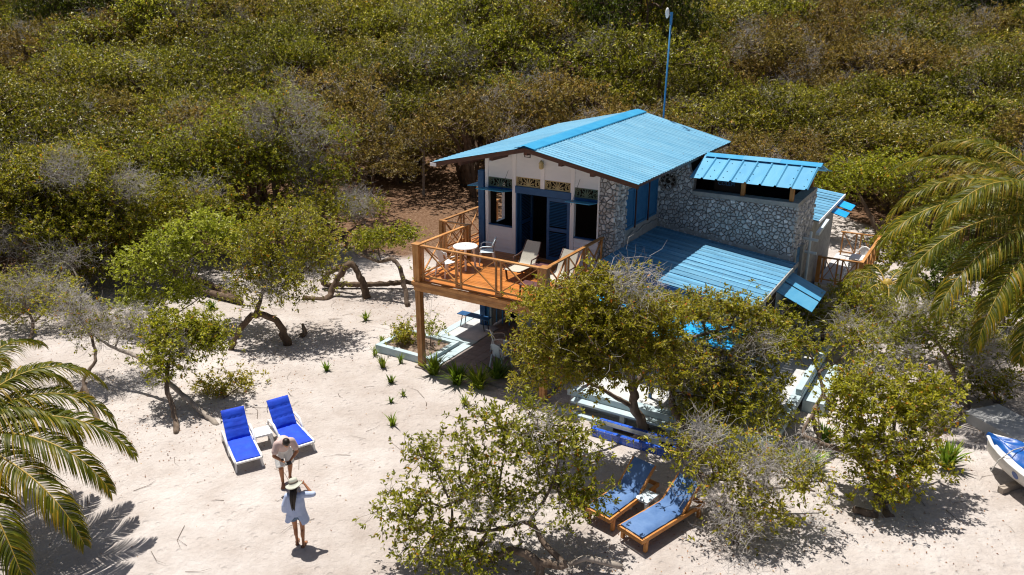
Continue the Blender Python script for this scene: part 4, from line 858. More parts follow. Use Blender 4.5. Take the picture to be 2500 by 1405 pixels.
# balcony loungers: dark frame, beige sling
def sling_lounger(label, foot, hinge, head, width, zf):
    foot = Vector(foot); hinge = Vector(hinge); head = Vector(head); L_ = (foot-hinge).xy.length; HL = (head-hinge).xy.length; HZ = head.z-hinge.z
    t = thing('sling_lounger', label, 'sun lounger', (hinge.x, hinge.y, DZ), ang(hinge, foot), 'sling loungers on the balcony'); h = zf-DZ
    m = M(); P = []
    for i in range(17):
        s = i/16*(L_+math.hypot(HL, HZ))
        if s < L_: x, z = L_-s, h-0.03*math.sin(math.pi*s/L_)
        else: q = (s-L_)/math.hypot(HL, HZ); x, z = -HL*q, h+HZ*(0.8*q+0.2*q*q)
        w = width*(1 if 0 < i < 16 else 0.82); P.append([(x, w*(j/4-.5), z-0.012*math.sin(math.pi*j/4)) for j in range(5)])
    m.grid(P); m.grid([[(p[0], p[1], p[2]-0.012) for p in r] for r in P]); m.obj('sling', MAT['sling'], t, smooth=True)
    for s in (-1, 1):
        y = s*(width/2+0.015)
        M().tube([(L_+0.02, y*0.85, h-0.01), (L_-0.06, y, h-0.02), (0.0, y, h-0.02), (-HL*0.5, y, h+HZ*0.43), (-HL*1.01, y*0.9, h+HZ*1.0)], 0.02, 7).obj('side_rail', MAT['wicker'], t, smooth=True)
        M().bar((L_-0.15, y, h), (L_-0.22, y, 0), 0.05, 0.04).obj('leg', MAT['wicker'], t); M().bar((-0.30, y, h), (-0.22, y, 0), 0.05, 0.04).obj('leg', MAT['wicker'], t)
        M().tube([(-HL*0.55, y*1.05, h+HZ*0.45), (-0.05, y*1.12, h+0.22), (0.22, y*1.12, h+0.21), (0.25, y*1.05, h)], 0.022, 6).obj('armrest', MAT['wicker'], t, smooth=True)
    return t
def c9(x, y): return 1200+x/6.387, 560+y/6.387
zs = DZ+0.36
ft = mid(gz(*c9(205, 610), zs), gz(*c9(400, 680), zs)); hg = mid(gz(*c9(440, 505), zs), gz(*c9(650, 560), zs))
dv = (hg-ft).xy.normalized(); hd = Vector((hg.x+dv.x*0.42, hg.y+dv.y*0.42, zs+0.62))
sling_lounger('beige sling lounger in front of the open blue doorway on the balcony', ft, hg, hd, 0.56, zs)
off = HB*1.42-HA*0.25
sling_lounger('beige sling lounger behind the right balcony railing', ft+off, hg+off, hd+off, 0.56, zs)
def brown_table(label, loc, rz, w, d, h):
    t = thing('brown_table', label, 'side table', loc, rz)
    M().box(-w/2, w/2, -d/2, d/2, h-0.03, h).obj('table_top', surf('red_brown_top', (0.10, 0.045, 0.05), (0.15, 0.07, 0.075), 0.35), t, bevel=0.006)
    for sx in (-1, 1):
        for sy in (-1, 1): M().bar((sx*(w/2-0.05), sy*(d/2-0.05), h-0.03), (sx*(w/2-0.03), sy*(d/2-0.03), 0), 0.05, 0.05, w2=0.03, h2=0.03).obj('leg', MAT['wicker'], t)
p = gz(*c9(620, 850), DZ+0.42); brown_table('dark brown footstool table by the balcony front railing', (p.x, p.y, DZ), RZ, 0.62, 0.40, 0.42)
p = gz(*c9(770, 545), DZ+0.40); brown_table('red-brown side table between the balcony sling loungers', (p.x, p.y, DZ), RZ, 0.46, 0.46, 0.40)

# ------------------------------------------------------------------ boat and slab at the right edge
bow = gz(2398, 1056, .80); st_ = gz(2500, 1108, .80); ax = (st_-bow); ax.z = 0; ax.normalize()
boat = thing('rowing_boat', 'white wooden boat under a blue tarpaulin at the right edge', 'boat', (bow.x, bow.y, 0), math.atan2(ax.y, ax.x))
BL_ = 4.6; rings = []; ins = []; gun = []
for i in range(13):
    u = i/12; w = 0.82*math.sin(min(1, u*1.9+0.03)*math.pi/2)**0.75*(1-0.18*max(0, u-0.6)/0.4); sheer = 0.82-0.16*math.sin(min(u*1.4, 1)*math.pi/2); keel = 0.30*(1-u)**5+0.12
    x = u*BL_+(0.22*(1-u)**6)
    sec = [(1.0, sheer), (0.97, sheer*0.82+keel*0.18), (0.86, sheer*0.5+keel*0.5), (0.62, sheer*0.18+keel*0.82), (0.25, keel+0.01), (0, keel)]
    half = [(x+0.0, w*k, z) for k, z in sec]
    rings.append(half+[(x, -y, z) for (x, y, z) in half[::-1][1:]]); gun.append((x, w, sheer))
m = M(); m.grid(rings); m.add(rings[-1], [tuple(range(len(rings[-1])))]); hull = m.obj('hull', MAT['hull'], boat, smooth=True)
for s in (-1, 1):
    M().tube([(x, s*w*1.0, z+0.01) for x, w, z in gun], 0.045, 7, flat=0.6).obj('gunwale', MAT['hull'], boat, smooth=True)
    m = M(); m.grid([[(x+0.02, s*w*0.97, z+0.012), (x+0.03, s*max(0, w-0.20), z-0.005)] for x, w, z in gun[1:]]); m.obj('side_deck', MAT['hull'], boat)
m = M(); m.grid([[(x, w*k, z*0.72) for k in (-.8, 0, .8)] for x, w, z in gun[1:]]); m.obj('inner_floor', MAT['dark'], boat)
rng = random.Random(12); P = []
for i in range(22):
    u = 0.03+0.8*i/21; x = u*BL_; w = np.interp(u, [g[0]/BL_ for g in gun], [g[1] for g in gun]); row = []
    for j in range(15):
        v = j/14*2-1; hgt = 0.83-0.13*min(1, u*1.6)+0.10*(1-v*v)*min(1, u*4)+0.04*math.sin(u*31+v*4)+0.04*math.sin(u*17-v*9)+rng.uniform(-.03, .03)
        yy = v*w*(0.99 if v > 0 else 0.50+0.25*abs(math.sin(u*6))); row.append((x+0.03*math.sin(v*5+u*20), yy, hgt-(0.16*(abs(v) > 0.95))))
    P.append(row)
m = M(); m.grid(P); tp = m.obj('tarpaulin', MAT['tarp'], boat, smooth=True); sm = tp.modifiers.new('s', 'SUBSURF'); sm.levels = 1; sm.render_levels = 1
M().tube([(0.95, -0.86, 0.45), (0.98, -0.72, 0.75), (1.0, -0.3, 0.92), (1.05, 0.4, 0.95), (1.1, 0.85, 0.85)], 0.012, 5).obj('rope', MAT['rope'], boat)
m = M(); m.lathe([(0.10, 0), (0.10, 0.006), (0.05, 0.006), (0.0, 0.006)], 14); o = m.obj('round_emblem', MAT['hullblue'], boat); ra, rb = [Vector(p) for p in rings[3]], [Vector(p) for p in rings[4]]; q0, q1, q2 = ra[-2], ra[-3], rb[-2]; nn = (q2-q0).cross(q1-q0).normalized(); nn = nn if nn.y < 0 else -nn; o.location = (q0+q1+rb[-2]+rb[-3])/4+nn*0.004; o.rotation_euler = nn.to_track_quat('Z', 'Y').to_euler()
for x in (1.2, 3.4): M().bar((x, -0.75, 0.06), (x, 0.75, 0.06), 0.14, 0.14).obj('cradle_beam', MAT['driftwood'], boat)
p0, p1 = gz(2352, 1028, 0), gz(2408, 1060, 0); slab_ax = math.atan2((p1-p0).y, (p1-p0).x)
sl = thing('concrete_slab', 'pale concrete ramp slab beside the blue tarpaulin boat', 'slab', p0, slab_ax)
M().box(-0.05, 3.6, 0.0, 1.25, -0.1, 0.30).obj('slab_body', MAT['greyslab'], sl, bevel=0.02); M().box(-0.32, -0.06, 0.05, 0.5, -0.1, 0.2).obj('step', MAT['paleblue'], sl, bevel=0.02)

# ------------------------------------------------------------------ people
def remesh(o, vox=0.009, smooth=4):
    r = o.modifiers.new('Remesh', 'REMESH'); r.mode = 'VOXEL'; r.voxel_size = vox; r.use_smooth_shade = True
    s = o.modifiers.new('Smooth', 'SMOOTH'); s.factor = 0.5; s.iterations = smooth
    return o
def limb(m, pts, rad, n=12):
    """tapered limb with rounded joints"""
    fine_p, fine_r = [], []; pts = [Vector(p) for p in pts]
    for i in range(len(pts)-1):
        for k in range(6):
            t = k/6; fine_p.append(pts[i].lerp(pts[i+1], t)); tt = t*t*(3-2*t); fine_r.append(rad[i]*(1-tt)+rad[i+1]*tt)
    fine_p.append(pts[-1]); fine_r.append(rad[-1]); m.tube(fine_p, fine_r, n)
    for p, r in zip(pts, rad): m.ell(p, (r, r, r), 10, 8)
def hand(m, wrist, dirn, palm_n, s=1.0, curl=0.5, thumb=1):
    d = Vector(dirn).normalized(); n = Vector(palm_n); n = (n-d*n.dot(d)).normalized(); w = d.cross(n)
    wrist = Vector(wrist); c = wrist+d*0.05*s
    m.tube([wrist, wrist+d*0.03*s, wrist+d*0.09*s], [0.026*s, 0.034*s, 0.034*s], 10, flat=0.5)
    for k, (o, l) in enumerate(((-0.030, 0.064), (-0.010, 0.074), (0.010, 0.070), (0.029, 0.054))):
        b = wrist+d*0.085*s+w*o*s; p1 = b+(d*math.cos(curl*0.6)+n*math.sin(curl*0.6))*l*0.5*s; p2 = p1+(d*math.cos(curl*1.6)+n*math.sin(curl*1.6))*l*0.5*s
        limb(m, [b-d*0.02*s, b, p1, p2], [0.0095*s, 0.0095*s, 0.009*s, 0.0075*s], 7)
    b = wrist+d*0.035*s-w*0.03*s*thumb; p1 = b+(d*0.7-w*0.6*thumb+n*0.35).normalized()*0.035*s; p2 = p1+(d*0.9-w*0.2*thumb+n*0.4).normalized()*0.03*s
    limb(m, [wrist+d*0.02*s, b, p1, p2], [0.014*s, 0.012*s, 0.0105*s, 0.009*s], 7)
def foot(m, ankle, fwd, s=1.0):
    f = Vector(fwd).normalized(); a = Vector(ankle); side = Vector((-f.y, f.x, 0))
    m.loft([[a+f*x*s+side*(y*w*s)+Vector((0, 0, -a.z+h*zz)) for y, zz in ((-1, 0.02), (-0.95, 0.5), (-0.5, 1.0), (0.5, 1.0), (0.95, 0.5), (1, 0.02))] for x, w, h in ((-0.07, 0.022, 0.05), (-0.045, 0.032, 0.085), (0.02, 0.034, 0.095), (0.09, 0.042, 0.06), (0.14, 0.046, 0.036), (0.165, 0.04, 0.026), (0.185, 0.02, 0.018))])
    for k in range(5): m.ell(a+f*(0.178-0.011*k)*s+side*(0.032-0.016*k)*s+Vector((0, 0, -a.z+0.014)), (0.012, 0.012, 0.010), 7, 5)
def head(m, c, fwd, upv, s=1.0):
    f = Vector(fwd).normalized(); u = Vector(upv); u = (u-f*u.dot(f)).normalized(); r = f.cross(u); R_ = Matrix((f, r, u)).transposed(); c = Vector(c)
    def P(x, y, z): return c+R_ @ Vector((x*s, y*s, z*s))
    m.ell(c, (0.098*s, 0.075*s, 0.112*s), 18, 14, R_); m.ell(P(0.03, 0, -0.065), (0.062*s, 0.052*s, 0.058*s), 12, 10, R_)
    m.ell(P(0.098, 0, -0.02), (0.020*s, 0.014*s, 0.026*s), 8, 6, R_); m.ell(P(0.085, 0, -0.066), (0.014*s, 0.026*s, 0.008*s), 8, 6, R_)
    for k in (-1, 1): m.ell(P(-0.005, k*0.078, -0.015), (0.022*s, 0.011*s, 0.033*s), 8, 6, R_); m.ell(P(0.078, k*0.032, 0.012), (0.016*s, 0.018*s, 0.008*s), 8, 6, R_)
    return P, R_
# woman: stands with her back to the camera, right arm raised to a camera at her face
wl = gz(733, 1333, 0); W = thing('person', 'person in sage sun hat and light blue shirt, seen from behind raising one arm', 'person', (wl.x, wl.y, 0), math.radians(8))
W.scale = (0.93, 0.93, 0.93)
m = M()                                    # local: +y is away from the camera (she faces +y)
for sx, fy in ((-0.075, 0.10), (0.085, -0.02)):
    limb(m, [(sx*1.15, 0.02, 0.86), (sx*1.05, 0.03+fy*0.5, 0.48), (sx*0.95, fy-0.02, 0.09)], [0.085, 0.052, 0.032]); m.ell((sx, fy*0.8-0.025, 0.33), (0.048, 0.052, 0.12), 10, 8)
    foot(m, (sx*0.95, fy-0.02, 0.085), (0.25 if sx > 0 else -0.05, 1, 0))
m.ell((0, 0.0, 0.92), (0.165, 0.12, 0.13), 16, 10); m.ell((0, 0.0, 1.10), (0.13, 0.095, 0.16), 16, 10); m.ell((0, 0.0, 1.27), (0.165, 0.10, 0.13), 16, 10); limb(m, [(0, 0, 1.34), (0.005, 0.02, 1.46)], [0.06, 0.05])
limb(m, [(-0.165, 0.0, 1.34), (-0.24, -0.02, 1.08), (-0.22, 0.10, 0.88)], [0.052, 0.040, 0.026]); hand(m, (-0.22, 0.10, 0.88), (0.1, 0.35, -0.9), (1, 0, 0), 0.92, 0.5, 1)
limb(m, [(0.165, 0.0, 1.34), (0.37, 0.08, 1.28), (0.20, 0.24, 1.46)], [0.052, 0.040, 0.026]); hand(m, (0.20, 0.24, 1.46), (-0.75, 0.25, 0.45), (-0.2, 1, 0), 0.92, 0.9, 1)
hp_, hR = head(m, (0.01, 0.045, 1.545), (0, 1, -0.12), (0, 0.12, 1))
remesh(m.obj('body', MAT['skin'], W), 0.0085)
m = M()                                    # loose shirt with sleeves to the elbow, split at the back
sh = []
for z, rx, ry, y in ((1.40, 0.075, 0.07, 0.0), (1.375, 0.15, 0.085, 0.0), (1.33, 0.19, 0.11, 0.0), (1.20, 0.20, 0.135, -0.005), (1.02, 0.205, 0.15, -0.01), (0.88, 0.225, 0.165, -0.01)):
    sh.append([(rx*math.cos(2*math.pi*k/20), y+ry*math.sin(2*math.pi*k/20)+0.006*math.sin(k*2.4+z*9), z) for k in range(20)])
m.loft(sh)
limb(m, [(-0.16, 0, 1.345), (-0.235, -0.02, 1.12), (-0.245, 0.0, 1.00)], [0.072, 0.075, 0.080]); limb(m, [(0.16, 0, 1.345), (0.33, 0.07, 1.29), (0.385, 0.08, 1.29)], [0.072, 0.070, 0.066])
shirt = remesh(m.obj('shirt', MAT['shirt'], W), 0.011, 3)
m = M(); rr = []
for i in range(5):                         # tails hang open below: left and right flaps with the split
    z = 0.90-i*0.05; rr.append([((0.222+0.012*i)*math.cos(t), -0.01+(0.168+0.01*i)*math.sin(t), z+0.03*math.sin(t*2)*(i == 4)) for t in np.linspace(math.radians(-78+4*i), math.radians(264-8*i-2*i), 30)])
m.grid(rr); m.grid([[(x*0.985, y*0.985, z) for x, y, z in r] for r in rr]); m.obj('shirt_tail', MAT['shirt'], shirt, smooth=True)
m = M(); m.ell((0, 0.0, 0.88), (0.182, 0.138, 0.14), 18, 10)
for sx in (-0.088, 0.095): m.tube([(sx, 0.02, 0.88), (sx*1.0, 0.025, 0.74), (sx*1.0, 0.03, 0.70)], [0.095, 0.09, 0.09], 14)
remesh(m.obj('shorts', MAT['denim'], W), 0.011, 2)
m = M(); rng = random.Random(2)            # long hair down the back
for k in range(26):
    x = rng.uniform(-0.075, 0.055); y0 = -0.05+rng.uniform(-.015, .02)
    m.tube([(x*0.9, y0+0.02, 1.58), (x, y0-0.045, 1.48), (x*0.9-0.015, y0-0.095, 1.36), (x*0.6-0.03, y0-0.105+rng.uniform(-.01, .01), 1.22), (x*0.45-0.035, y0-0.10, 1.08+rng.uniform(-.03, .05))], [0.016, 0.018, 0.018, 0.014, 0.006], 6)
m.ell((0.01, 0.02, 1.565), (0.088, 0.098, 0.105), 14, 10); m.obj('hair', MAT['hair'], W, smooth=True)
ht = M().lathe([(0.195, 0.000), (0.192, -0.012), (0.10, 0.035), (0.098, 0.05), (0.094, 0.12), (0.075, 0.142), (0.0, 0.148)], 28).obj('hat', MAT['hat'], W, smooth=True)
for v in ht.data.vertices:
    if v.co.xy.length > 0.17: v.co.z += 0.022*math.cos(2*math.atan2(v.co.y, v.co.x))-0.012
ht.location = (0.0, 0.04, 1.60); ht.rotation_euler = (math.radians(-14), math.radians(-12), 0)
hb = M().lathe([(0.1005, 0.045), (0.0985, 0.085)], 28).obj('hat_band', MAT['hatband'], ht, smooth=True)
for sx, fy in ((-0.071, 0.08), (0.081, -0.04)):
    m = M(); f = Vector((0.25 if sx > 0 else -0.05, 1, 0)).normalized(); s_ = Vector((-f.y, f.x, 0)); c = Vector((sx, fy, 0))
    m.loft([[c+f*x+s_*w+Vector((0, 0, 0.002)), c+f*x-s_*w+Vector((0, 0, 0.002)), c+f*x-s_*w+Vector((0, 0, 0.018)), c+f*x+s_*w+Vector((0, 0, 0.018))] for x, w in ((-0.08, 0.03), (-0.03, 0.036), (0.06, 0.043), (0.14, 0.047), (0.195, 0.025))])
    m.tube([c+f*0.05+s_*0.044+Vector((0, 0, .02)), c+f*0.06+s_*0.02+Vector((0, 0, .062)), c+f*0.06-s_*0.02+Vector((0, 0, .062)), c+f*0.05-s_*0.044+Vector((0, 0, .02))], 0.01, 6)
    m.tube([c-f*0.05+s_*0.036+Vector((0, 0, .02)), c-f*0.075+s_*0.02+Vector((0, 0, .085)), c-f*0.075-s_*0.02+Vector((0, 0, .085)), c-f*0.05-s_*0.036+Vector((0, 0, .02))], 0.008, 6); m.obj('sandal', MAT['leather'], W)
ph = tag(M().box(-0.045, 0.045, -0.02, 0.02, -0.03, 0.03).obj('compact_camera', MAT['black'], None, bevel=0.006), 'small black camera held to the face of the person in the sun hat', 'camera')
ph.location = W.matrix_basis @ Vector((0.07, 0.215, 1.535)); ph.rotation_euler = W.rotation_euler

# man: bends forward over a phone, facing the camera
ml = mid(gz(691, 1184, 0), gz(711, 1171, 0)); FD = math.atan2(-0.90, 0.44)
MN = thing('person', 'barefoot person in dusty pink shirt and white shorts bending over a camera', 'person', (ml.x, ml.y, 0), FD-math.pi/2+math.pi)
MN.rotation_euler = (0, 0, FD)             # local +x = facing direction, +y = his left
m = M()
for sy, fx, kx in ((0.10, -0.10, 0.02), (-0.11, 0.10, 0.13)):
    limb(m, [(-0.12, sy*0.95, 0.84), (kx, sy*1.1, 0.47), (fx-0.02, sy, 0.09)], [0.09, 0.06, 0.037]); m.ell(((kx+fx)/2-0.045, sy*1.05, 0.32), (0.055, 0.052, 0.12), 10, 8); foot(m, (fx-0.02, sy, 0.085), (1, -0.15 if sy < 0 else 0.1, 0), 1.1)
sp = Vector((-0.12, 0, 0.90)); nk = Vector((0.30, 0, 1.24)); d = (nk-sp).normalized()
limb(m, [sp, sp.lerp(nk, 0.5)+Vector((-0.03, 0, 0.05)), nk-d*0.06], [0.135, 0.13, 0.12], 14)
for s in (-1, 1): m.ell(nk+Vector((-0.05, s*0.14, -0.02)), (0.075, 0.075, 0.07), 12, 8)
limb(m, [nk-d*0.05, nk+d*0.09+Vector((0, 0, 0.01))], [0.068, 0.058])
head(m, nk+Vector((0.15, 0.01, 0.07)), (0.55, 0.05, -0.83), (0.83, 0, 0.55))
limb(m, [nk+Vector((-0.05, 0.19, -0.03)), nk+Vector((-0.02, 0.26, -0.31)), nk+Vector((0.14, 0.06, -0.42))], [0.056, 0.043, 0.028]); hand(m, nk+Vector((0.14, 0.06, -0.42)), (0.75, -0.6, 0.05), (0, -0.3, 1), 1, 0.8, -1)
limb(m, [nk+Vector((-0.05, -0.19, -0.03)), nk+Vector((-0.02, -0.27, -0.30)), nk+Vector((0.15, -0.09, -0.40))], [0.056, 0.043, 0.028]); hand(m, nk+Vector((0.15, -0.09, -0.40)), (0.8, 0.5, 0.05), (0, 0.3, 1), 1, 0.8, 1)
remesh(m.obj('body', MAT['skin'], MN), 0.009)
m = M(); limb(m, [sp+Vector((0.01, 0, 0.03)), sp.lerp(nk, 0.5)+Vector((-0.035, 0, 0.055)), nk-d*0.05], [0.165, 0.165, 0.145], 16)
for s in (-1, 1):
    m.ell(nk+Vector((-0.06, s*0.13, -0.02)), (0.10, 0.09, 0.09), 12, 8); limb(m, [nk+Vector((-0.06, s*0.17, -0.03)), nk+Vector((-0.035, s*0.235, -0.20))], [0.085, 0.08])
remesh(m.obj('tshirt', MAT['tshirt'], MN), 0.012, 4)
m = M(); m.ell((-0.13, 0, 0.86), (0.165, 0.185, 0.15), 16, 10)
for sy, kx in ((0.10, 0.02), (-0.11, 0.13)): m.tube([(-0.12, sy*0.95, 0.86), (-0.12+(kx+0.12)*0.5, sy*1.12, 0.64), (kx-0.02, sy*1.15, 0.50)], [0.115, 0.108, 0.105], 14)
remesh(m.obj('shorts', MAT['shorts'], MN), 0.012, 3)
m = M(); hc_ = nk+Vector((0.15, 0.01, 0.07)); R_ = Matrix.Rotation(math.radians(-35), 3, 'Y').to_3x3()
rng = random.Random(3); m.ell(hc_+Vector((0.025, 0, 0.035)), (0.103, 0.086, 0.092), 16, 12); hr = m.obj('hair', MAT['hair'], MN, smooth=True)
for v in hr.data.vertices: v.co += Vector((rng.uniform(-.006, .006), rng.uniform(-.006, .006), rng.uniform(-.004, .008)))
M().tube([nk+Vector((0.10, -0.125, -0.375)), nk+Vector((0.125, -0.105, -0.385))], 0.037, 10).obj('wrist_watch', MAT['black'], MN)
dv_ = tag(M().box(-0.05, 0.05, -0.075, 0.075, -0.02, 0.02).obj('camera_device', MAT['black'], None, bevel=0.008), 'dark camera in the hands of the bending person', 'camera')
dv_.location = MN.matrix_basis @ (nk+Vector((0.27, -0.01, -0.39))); dv_.rotation_euler = (0, 0.3, FD)
# ------------------------------------------------------------------ foliage engine
def unit(v): return v/np.maximum(np.linalg.norm(v, axis=-1, keepdims=True), 1e-9)
def leaves_mesh(name, P, D, L_, W, v, rs, upbias=0.8):
    """folded kite leaf at each P pointing along D"""
    n = len(P); D = unit(D); N = rs.normal(size=(n, 3)); N[:, 2] += upbias*2.2; N = unit(N-D*(N*D).sum(1, keepdims=True)); S = np.cross(D, N)
    base = P; tip = P+D*L_[:, None]-N*(L_*0.12)[:, None]; m_ = P+D*(L_*0.48)[:, None]
    l = m_+S*(W*0.5)[:, None]+N*(W*0.16)[:, None]; r = m_-S*(W*0.5)[:, None]+N*(W*0.16)[:, None]
    V = np.stack([base, l, tip, r], 1).reshape(-1, 3); i = np.arange(n)*4
    F = np.stack([np.stack([i, i+2, i+1], 1), np.stack([i, i+3, i+2], 1)], 1).reshape(-1, 3)
    return np_mesh(name, V, F, np.repeat(v, 2))
def sticks_mesh(name, P0, P1, R0, R1, k=3):
    P0, P1 = np.asarray(P0), np.asarray(P1); n = len(P0); d = unit(P1-P0); ref = np.where(np.abs(d[:, 2:3]) < 0.9, [[0, 0, 1.0]], [[1.0, 0, 0]])
    u = unit(np.cross(d, ref)); w = np.cross(d, u); V = []
    for P, R in ((P0, R0), (P1, R1)):
        for j in range(k):
            a = 2*math.pi*j/k; V.append(P+(u*math.cos(a)+w*math.sin(a))*np.asarray(R)[:, None])
    V = np.stack(V, 1).reshape(-1, 3); i = np.arange(n)*2*k
    F = np.concatenate([np.stack([i+j, i+(j+1) % k, i+k+(j+1) % k, i+k+j], 1) for j in range(k)])
    return np_mesh(name, V, F)
def catmull(pts, step=0.12):
    """pts (x,y,z,r) -> finely sampled"""
    p = np.array(pts, float)
    if len(p) == 2: p = np.array([p[0], (p[0]+p[1])/2, p[1]])
    q = np.vstack([2*p[0]-p[1], p, 2*p[-1]-p[-2]]); out = []
    for i in range(1, len(q)-2):
        n = max(2, int(np.linalg.norm(q[i+1, :3]-q[i, :3])/step))
        for k in range(n):
            t = k/n; out.append(0.5*((2*q[i])+(-q[i-1]+q[i+1])*t+(2*q[i-1]-5*q[i]+4*q[i+1]-q[i+2])*t*t+(-q[i-1]+3*q[i]-3*q[i+1]+q[i+2])*t**3))
    out.append(q[-2]); return np.array(out)
def sample_blobs(blobs, n, rs, shell=0.55):
    """blobs (x,y,z,rx,ry,rz); points biased to the upper shell"""
    B_ = np.array(blobs, float); wt = (B_[:, 3]*B_[:, 4]*B_[:, 5])**(2/3); pick = rs.choice(len(B_), n, p=wt/wt.sum())
    d = unit(rs.normal(size=(n, 3))); low = d[:, 2] < -0.35; d[low, 2] *= -rs.choice([1, 0.3], low.sum())
    r = np.where(rs.rand(n) < shell, rs.uniform(0.82, 1.05, n), rs.uniform(0.25, 0.95, n))
    return B_[pick, :3]+d*r[:, None]*B_[pick, 3:6], d
def grow(trunks, targets, rs, step=0.28, wob=0.05):
    """join every target to the nearest branch node; returns segments with node counts"""
    nodes = [np.concatenate([catmull(t)[:, :3] for t in trunks])]; N = nodes[0]; par = [-1]*len(N)
    allN = np.zeros((len(N)+len(targets)*9, 3)); allN[:len(N)] = N; cnt = len(N); nroot = cnt
    d0 = np.array([np.min(np.linalg.norm(N-t, axis=1)) for t in targets]); ends = []
    for ti in np.argsort(d0):
        t = targets[ti]; dd = np.linalg.norm(allN[:cnt]-t, axis=1)+0.35*np.maximum(0, allN[:cnt, 2]-t[2]); j = int(np.argmin(dd)); p = allN[j]
        L_ = np.linalg.norm(t-p); k = min(8, max(1, int(L_/step))); prev = j
        for i in range(1, k+1):
            f = i/k; q = p+(t-p)*f+(rs.normal(size=3)*wob*(f < 1))+np.array([0, 0, -0.10*L_*math.sin(math.pi*f)*0.5])
            allN[cnt] = q; par.append(prev); prev = cnt; cnt += 1
        ends.append((ti, prev))
    par = np.array(par); c = np.zeros(cnt); dirs = np.zeros((len(targets), 3))
    for ti, e in ends:
        dirs[ti] = allN[e]-allN[par[e]]
        while e >= nroot: c[e] += 1; e = par[e]
    i = np.arange(nroot, cnt); return allN[par[i]], allN[i], c[i], c, par, dirs
def make_tree(name, label, base, trunks, blobs, n_clusters, seed, leaf='leaf', cat='tree', group=None, per=15, ll=0.10, lw=0.042, dry=0.0, spread=0.12, barkm='bark', shell=0.35, twig_r=0.0042, root=None, vshift=0.0, bare=0, grow_r=1.1):
    rs = np.random.RandomState(seed); base = Vector(base); per = max(5, int(per*0.52)); n_all = int(n_clusters*(2.3 if root else 2.9)); n_main = int(n_clusters*0.75); ll, lw = (ll, lw) if root else (ll*1.08, lw*1.14)
    blobs = [(b[0], b[1], b[2], b[3]*grow_r, b[4]*grow_r, b[5]*grow_r) for b in blobs]
    t = root or thing(name, label, cat, base, 0, group); B0 = np.array(base)
    T = [[(p[0], p[1], p[2], p[3]) for p in tr] for tr in trunks]
    m = M()
    for tr in T:
        c = catmull(tr); c[:, :3] += rs.normal(size=(len(c), 3))*c[:, 3:4]*0.16
        m.tube([tuple(q[:3]-B0) for q in c], list(np.maximum(c[:, 3], 0.006)*(1+0.15*rs.uniform(-1, 1, len(c)))), 9)
    m.obj('trunk', MAT[barkm], t, smooth=True)
    tg, outd = sample_blobs(blobs, n_all, rs, shell)
    tg += rs.normal(size=tg.shape)*np.array([0.22, 0.22, 0.16]); tg[:, 2] = np.maximum(tg[:, 2], 0.12)
    # thin the crown in patches so that gaps open in it
    ph = rs.uniform(0, 6.28, 6); w = np.sin(tg[:, 0]*3.1+ph[0])*np.sin(tg[:, 1]*2.7+ph[1])+np.sin(tg[:, 2]*4.3+ph[2])*np.sin(tg[:, 0]*5.3+tg[:, 1]*4.1+ph[3]); keep = (w > -0.55) | (rs.rand(n_all) < 0.25); tg, outd = tg[keep], outd[keep]; n_all = len(tg); n_main = min(n_main, n_all//2)
    p0, p1, c, _, _, dm = grow(T, tg[:n_main], rs)
    nodes = np.concatenate([p1, np.concatenate([catmull(x)[:, :3] for x in T])]); rest = tg[n_main:]; q0 = np.zeros_like(rest)
    for k in range(0, len(rest), 400):
        ch = rest[k:k+400]; d2 = ((ch[:, None]-nodes[None])**2).sum(2); q0[k:k+400] = nodes[np.argmin(d2, 1)]
    r1 = twig_r*np.sqrt(c); md = (q0+rest)/2+rs.normal(size=rest.shape)*0.03; rr = np.full(len(rest), twig_r*0.75)
    me = sticks_mesh('branches', np.concatenate([p0, q0, md])-B0, np.concatenate([p1, md, rest])-B0, np.concatenate([r1*1.12, rr*1.1, rr]), np.concatenate([r1, rr, rr*0.6]), 3); tag(link('branches', me, MAT[barkm], t), kind='stuff')
    dirs = np.concatenate([dm, rest-md]); isdry = np.zeros(n_all, bool)
    if dry:
        hot = tg[rs.choice(n_all, max(2, int(3+dry*8)))]; dist = np.min(np.linalg.norm(tg[:, None]-hot[None], axis=2), 1)+rs.rand(n_all)*0.3; isdry = dist <= np.quantile(dist, dry)
    idx = np.repeat(np.arange(n_all), per); idx = idx[~isdry[idx] | (rs.rand(len(idx)) < 0.25)]; n = len(idx); dn = unit(unit(dirs)+0.4*outd+[0, 0, 0.35])
    back = rs.uniform(0, 1, n)*spread; P = tg[idx]-dn[idx]*back[:, None]+rs.normal(size=(n, 3))*0.012
    rad = rs.normal(size=(n, 3)); rad = unit(rad-dn[idx]*(rad*dn[idx]).sum(1, keepdims=True)); D = dn[idx]*(1.0-0.75*back/spread)[:, None]+rad*rs.uniform(0.5, 1.2, n)[:, None]
    s = rs.uniform(0.6, 1.2, n); cv = rs.normal(size=n_all)*0.10
    v = np.clip(0.5+vshift+cv[idx]+rs.normal(size=n)*0.21+0.08*(outd[idx, 2]), 0, 0.95); od = rs.rand(n) < 0.022; v[od] = rs.uniform(0.965, 1, od.sum())  # wide tint spread per leaf puts sun glints into the leaf colour
    oc = rs.rand(n_all) < 0.015; yy = oc[idx] & (rs.rand(n) < 0.5); v[yy] = rs.uniform(0.94, 1, yy.sum())
    tag(link('crown', leaves_mesh('crown', P-B0, D, ll*s, lw*s, v, rs), MAT[leaf], t), kind='stuff')
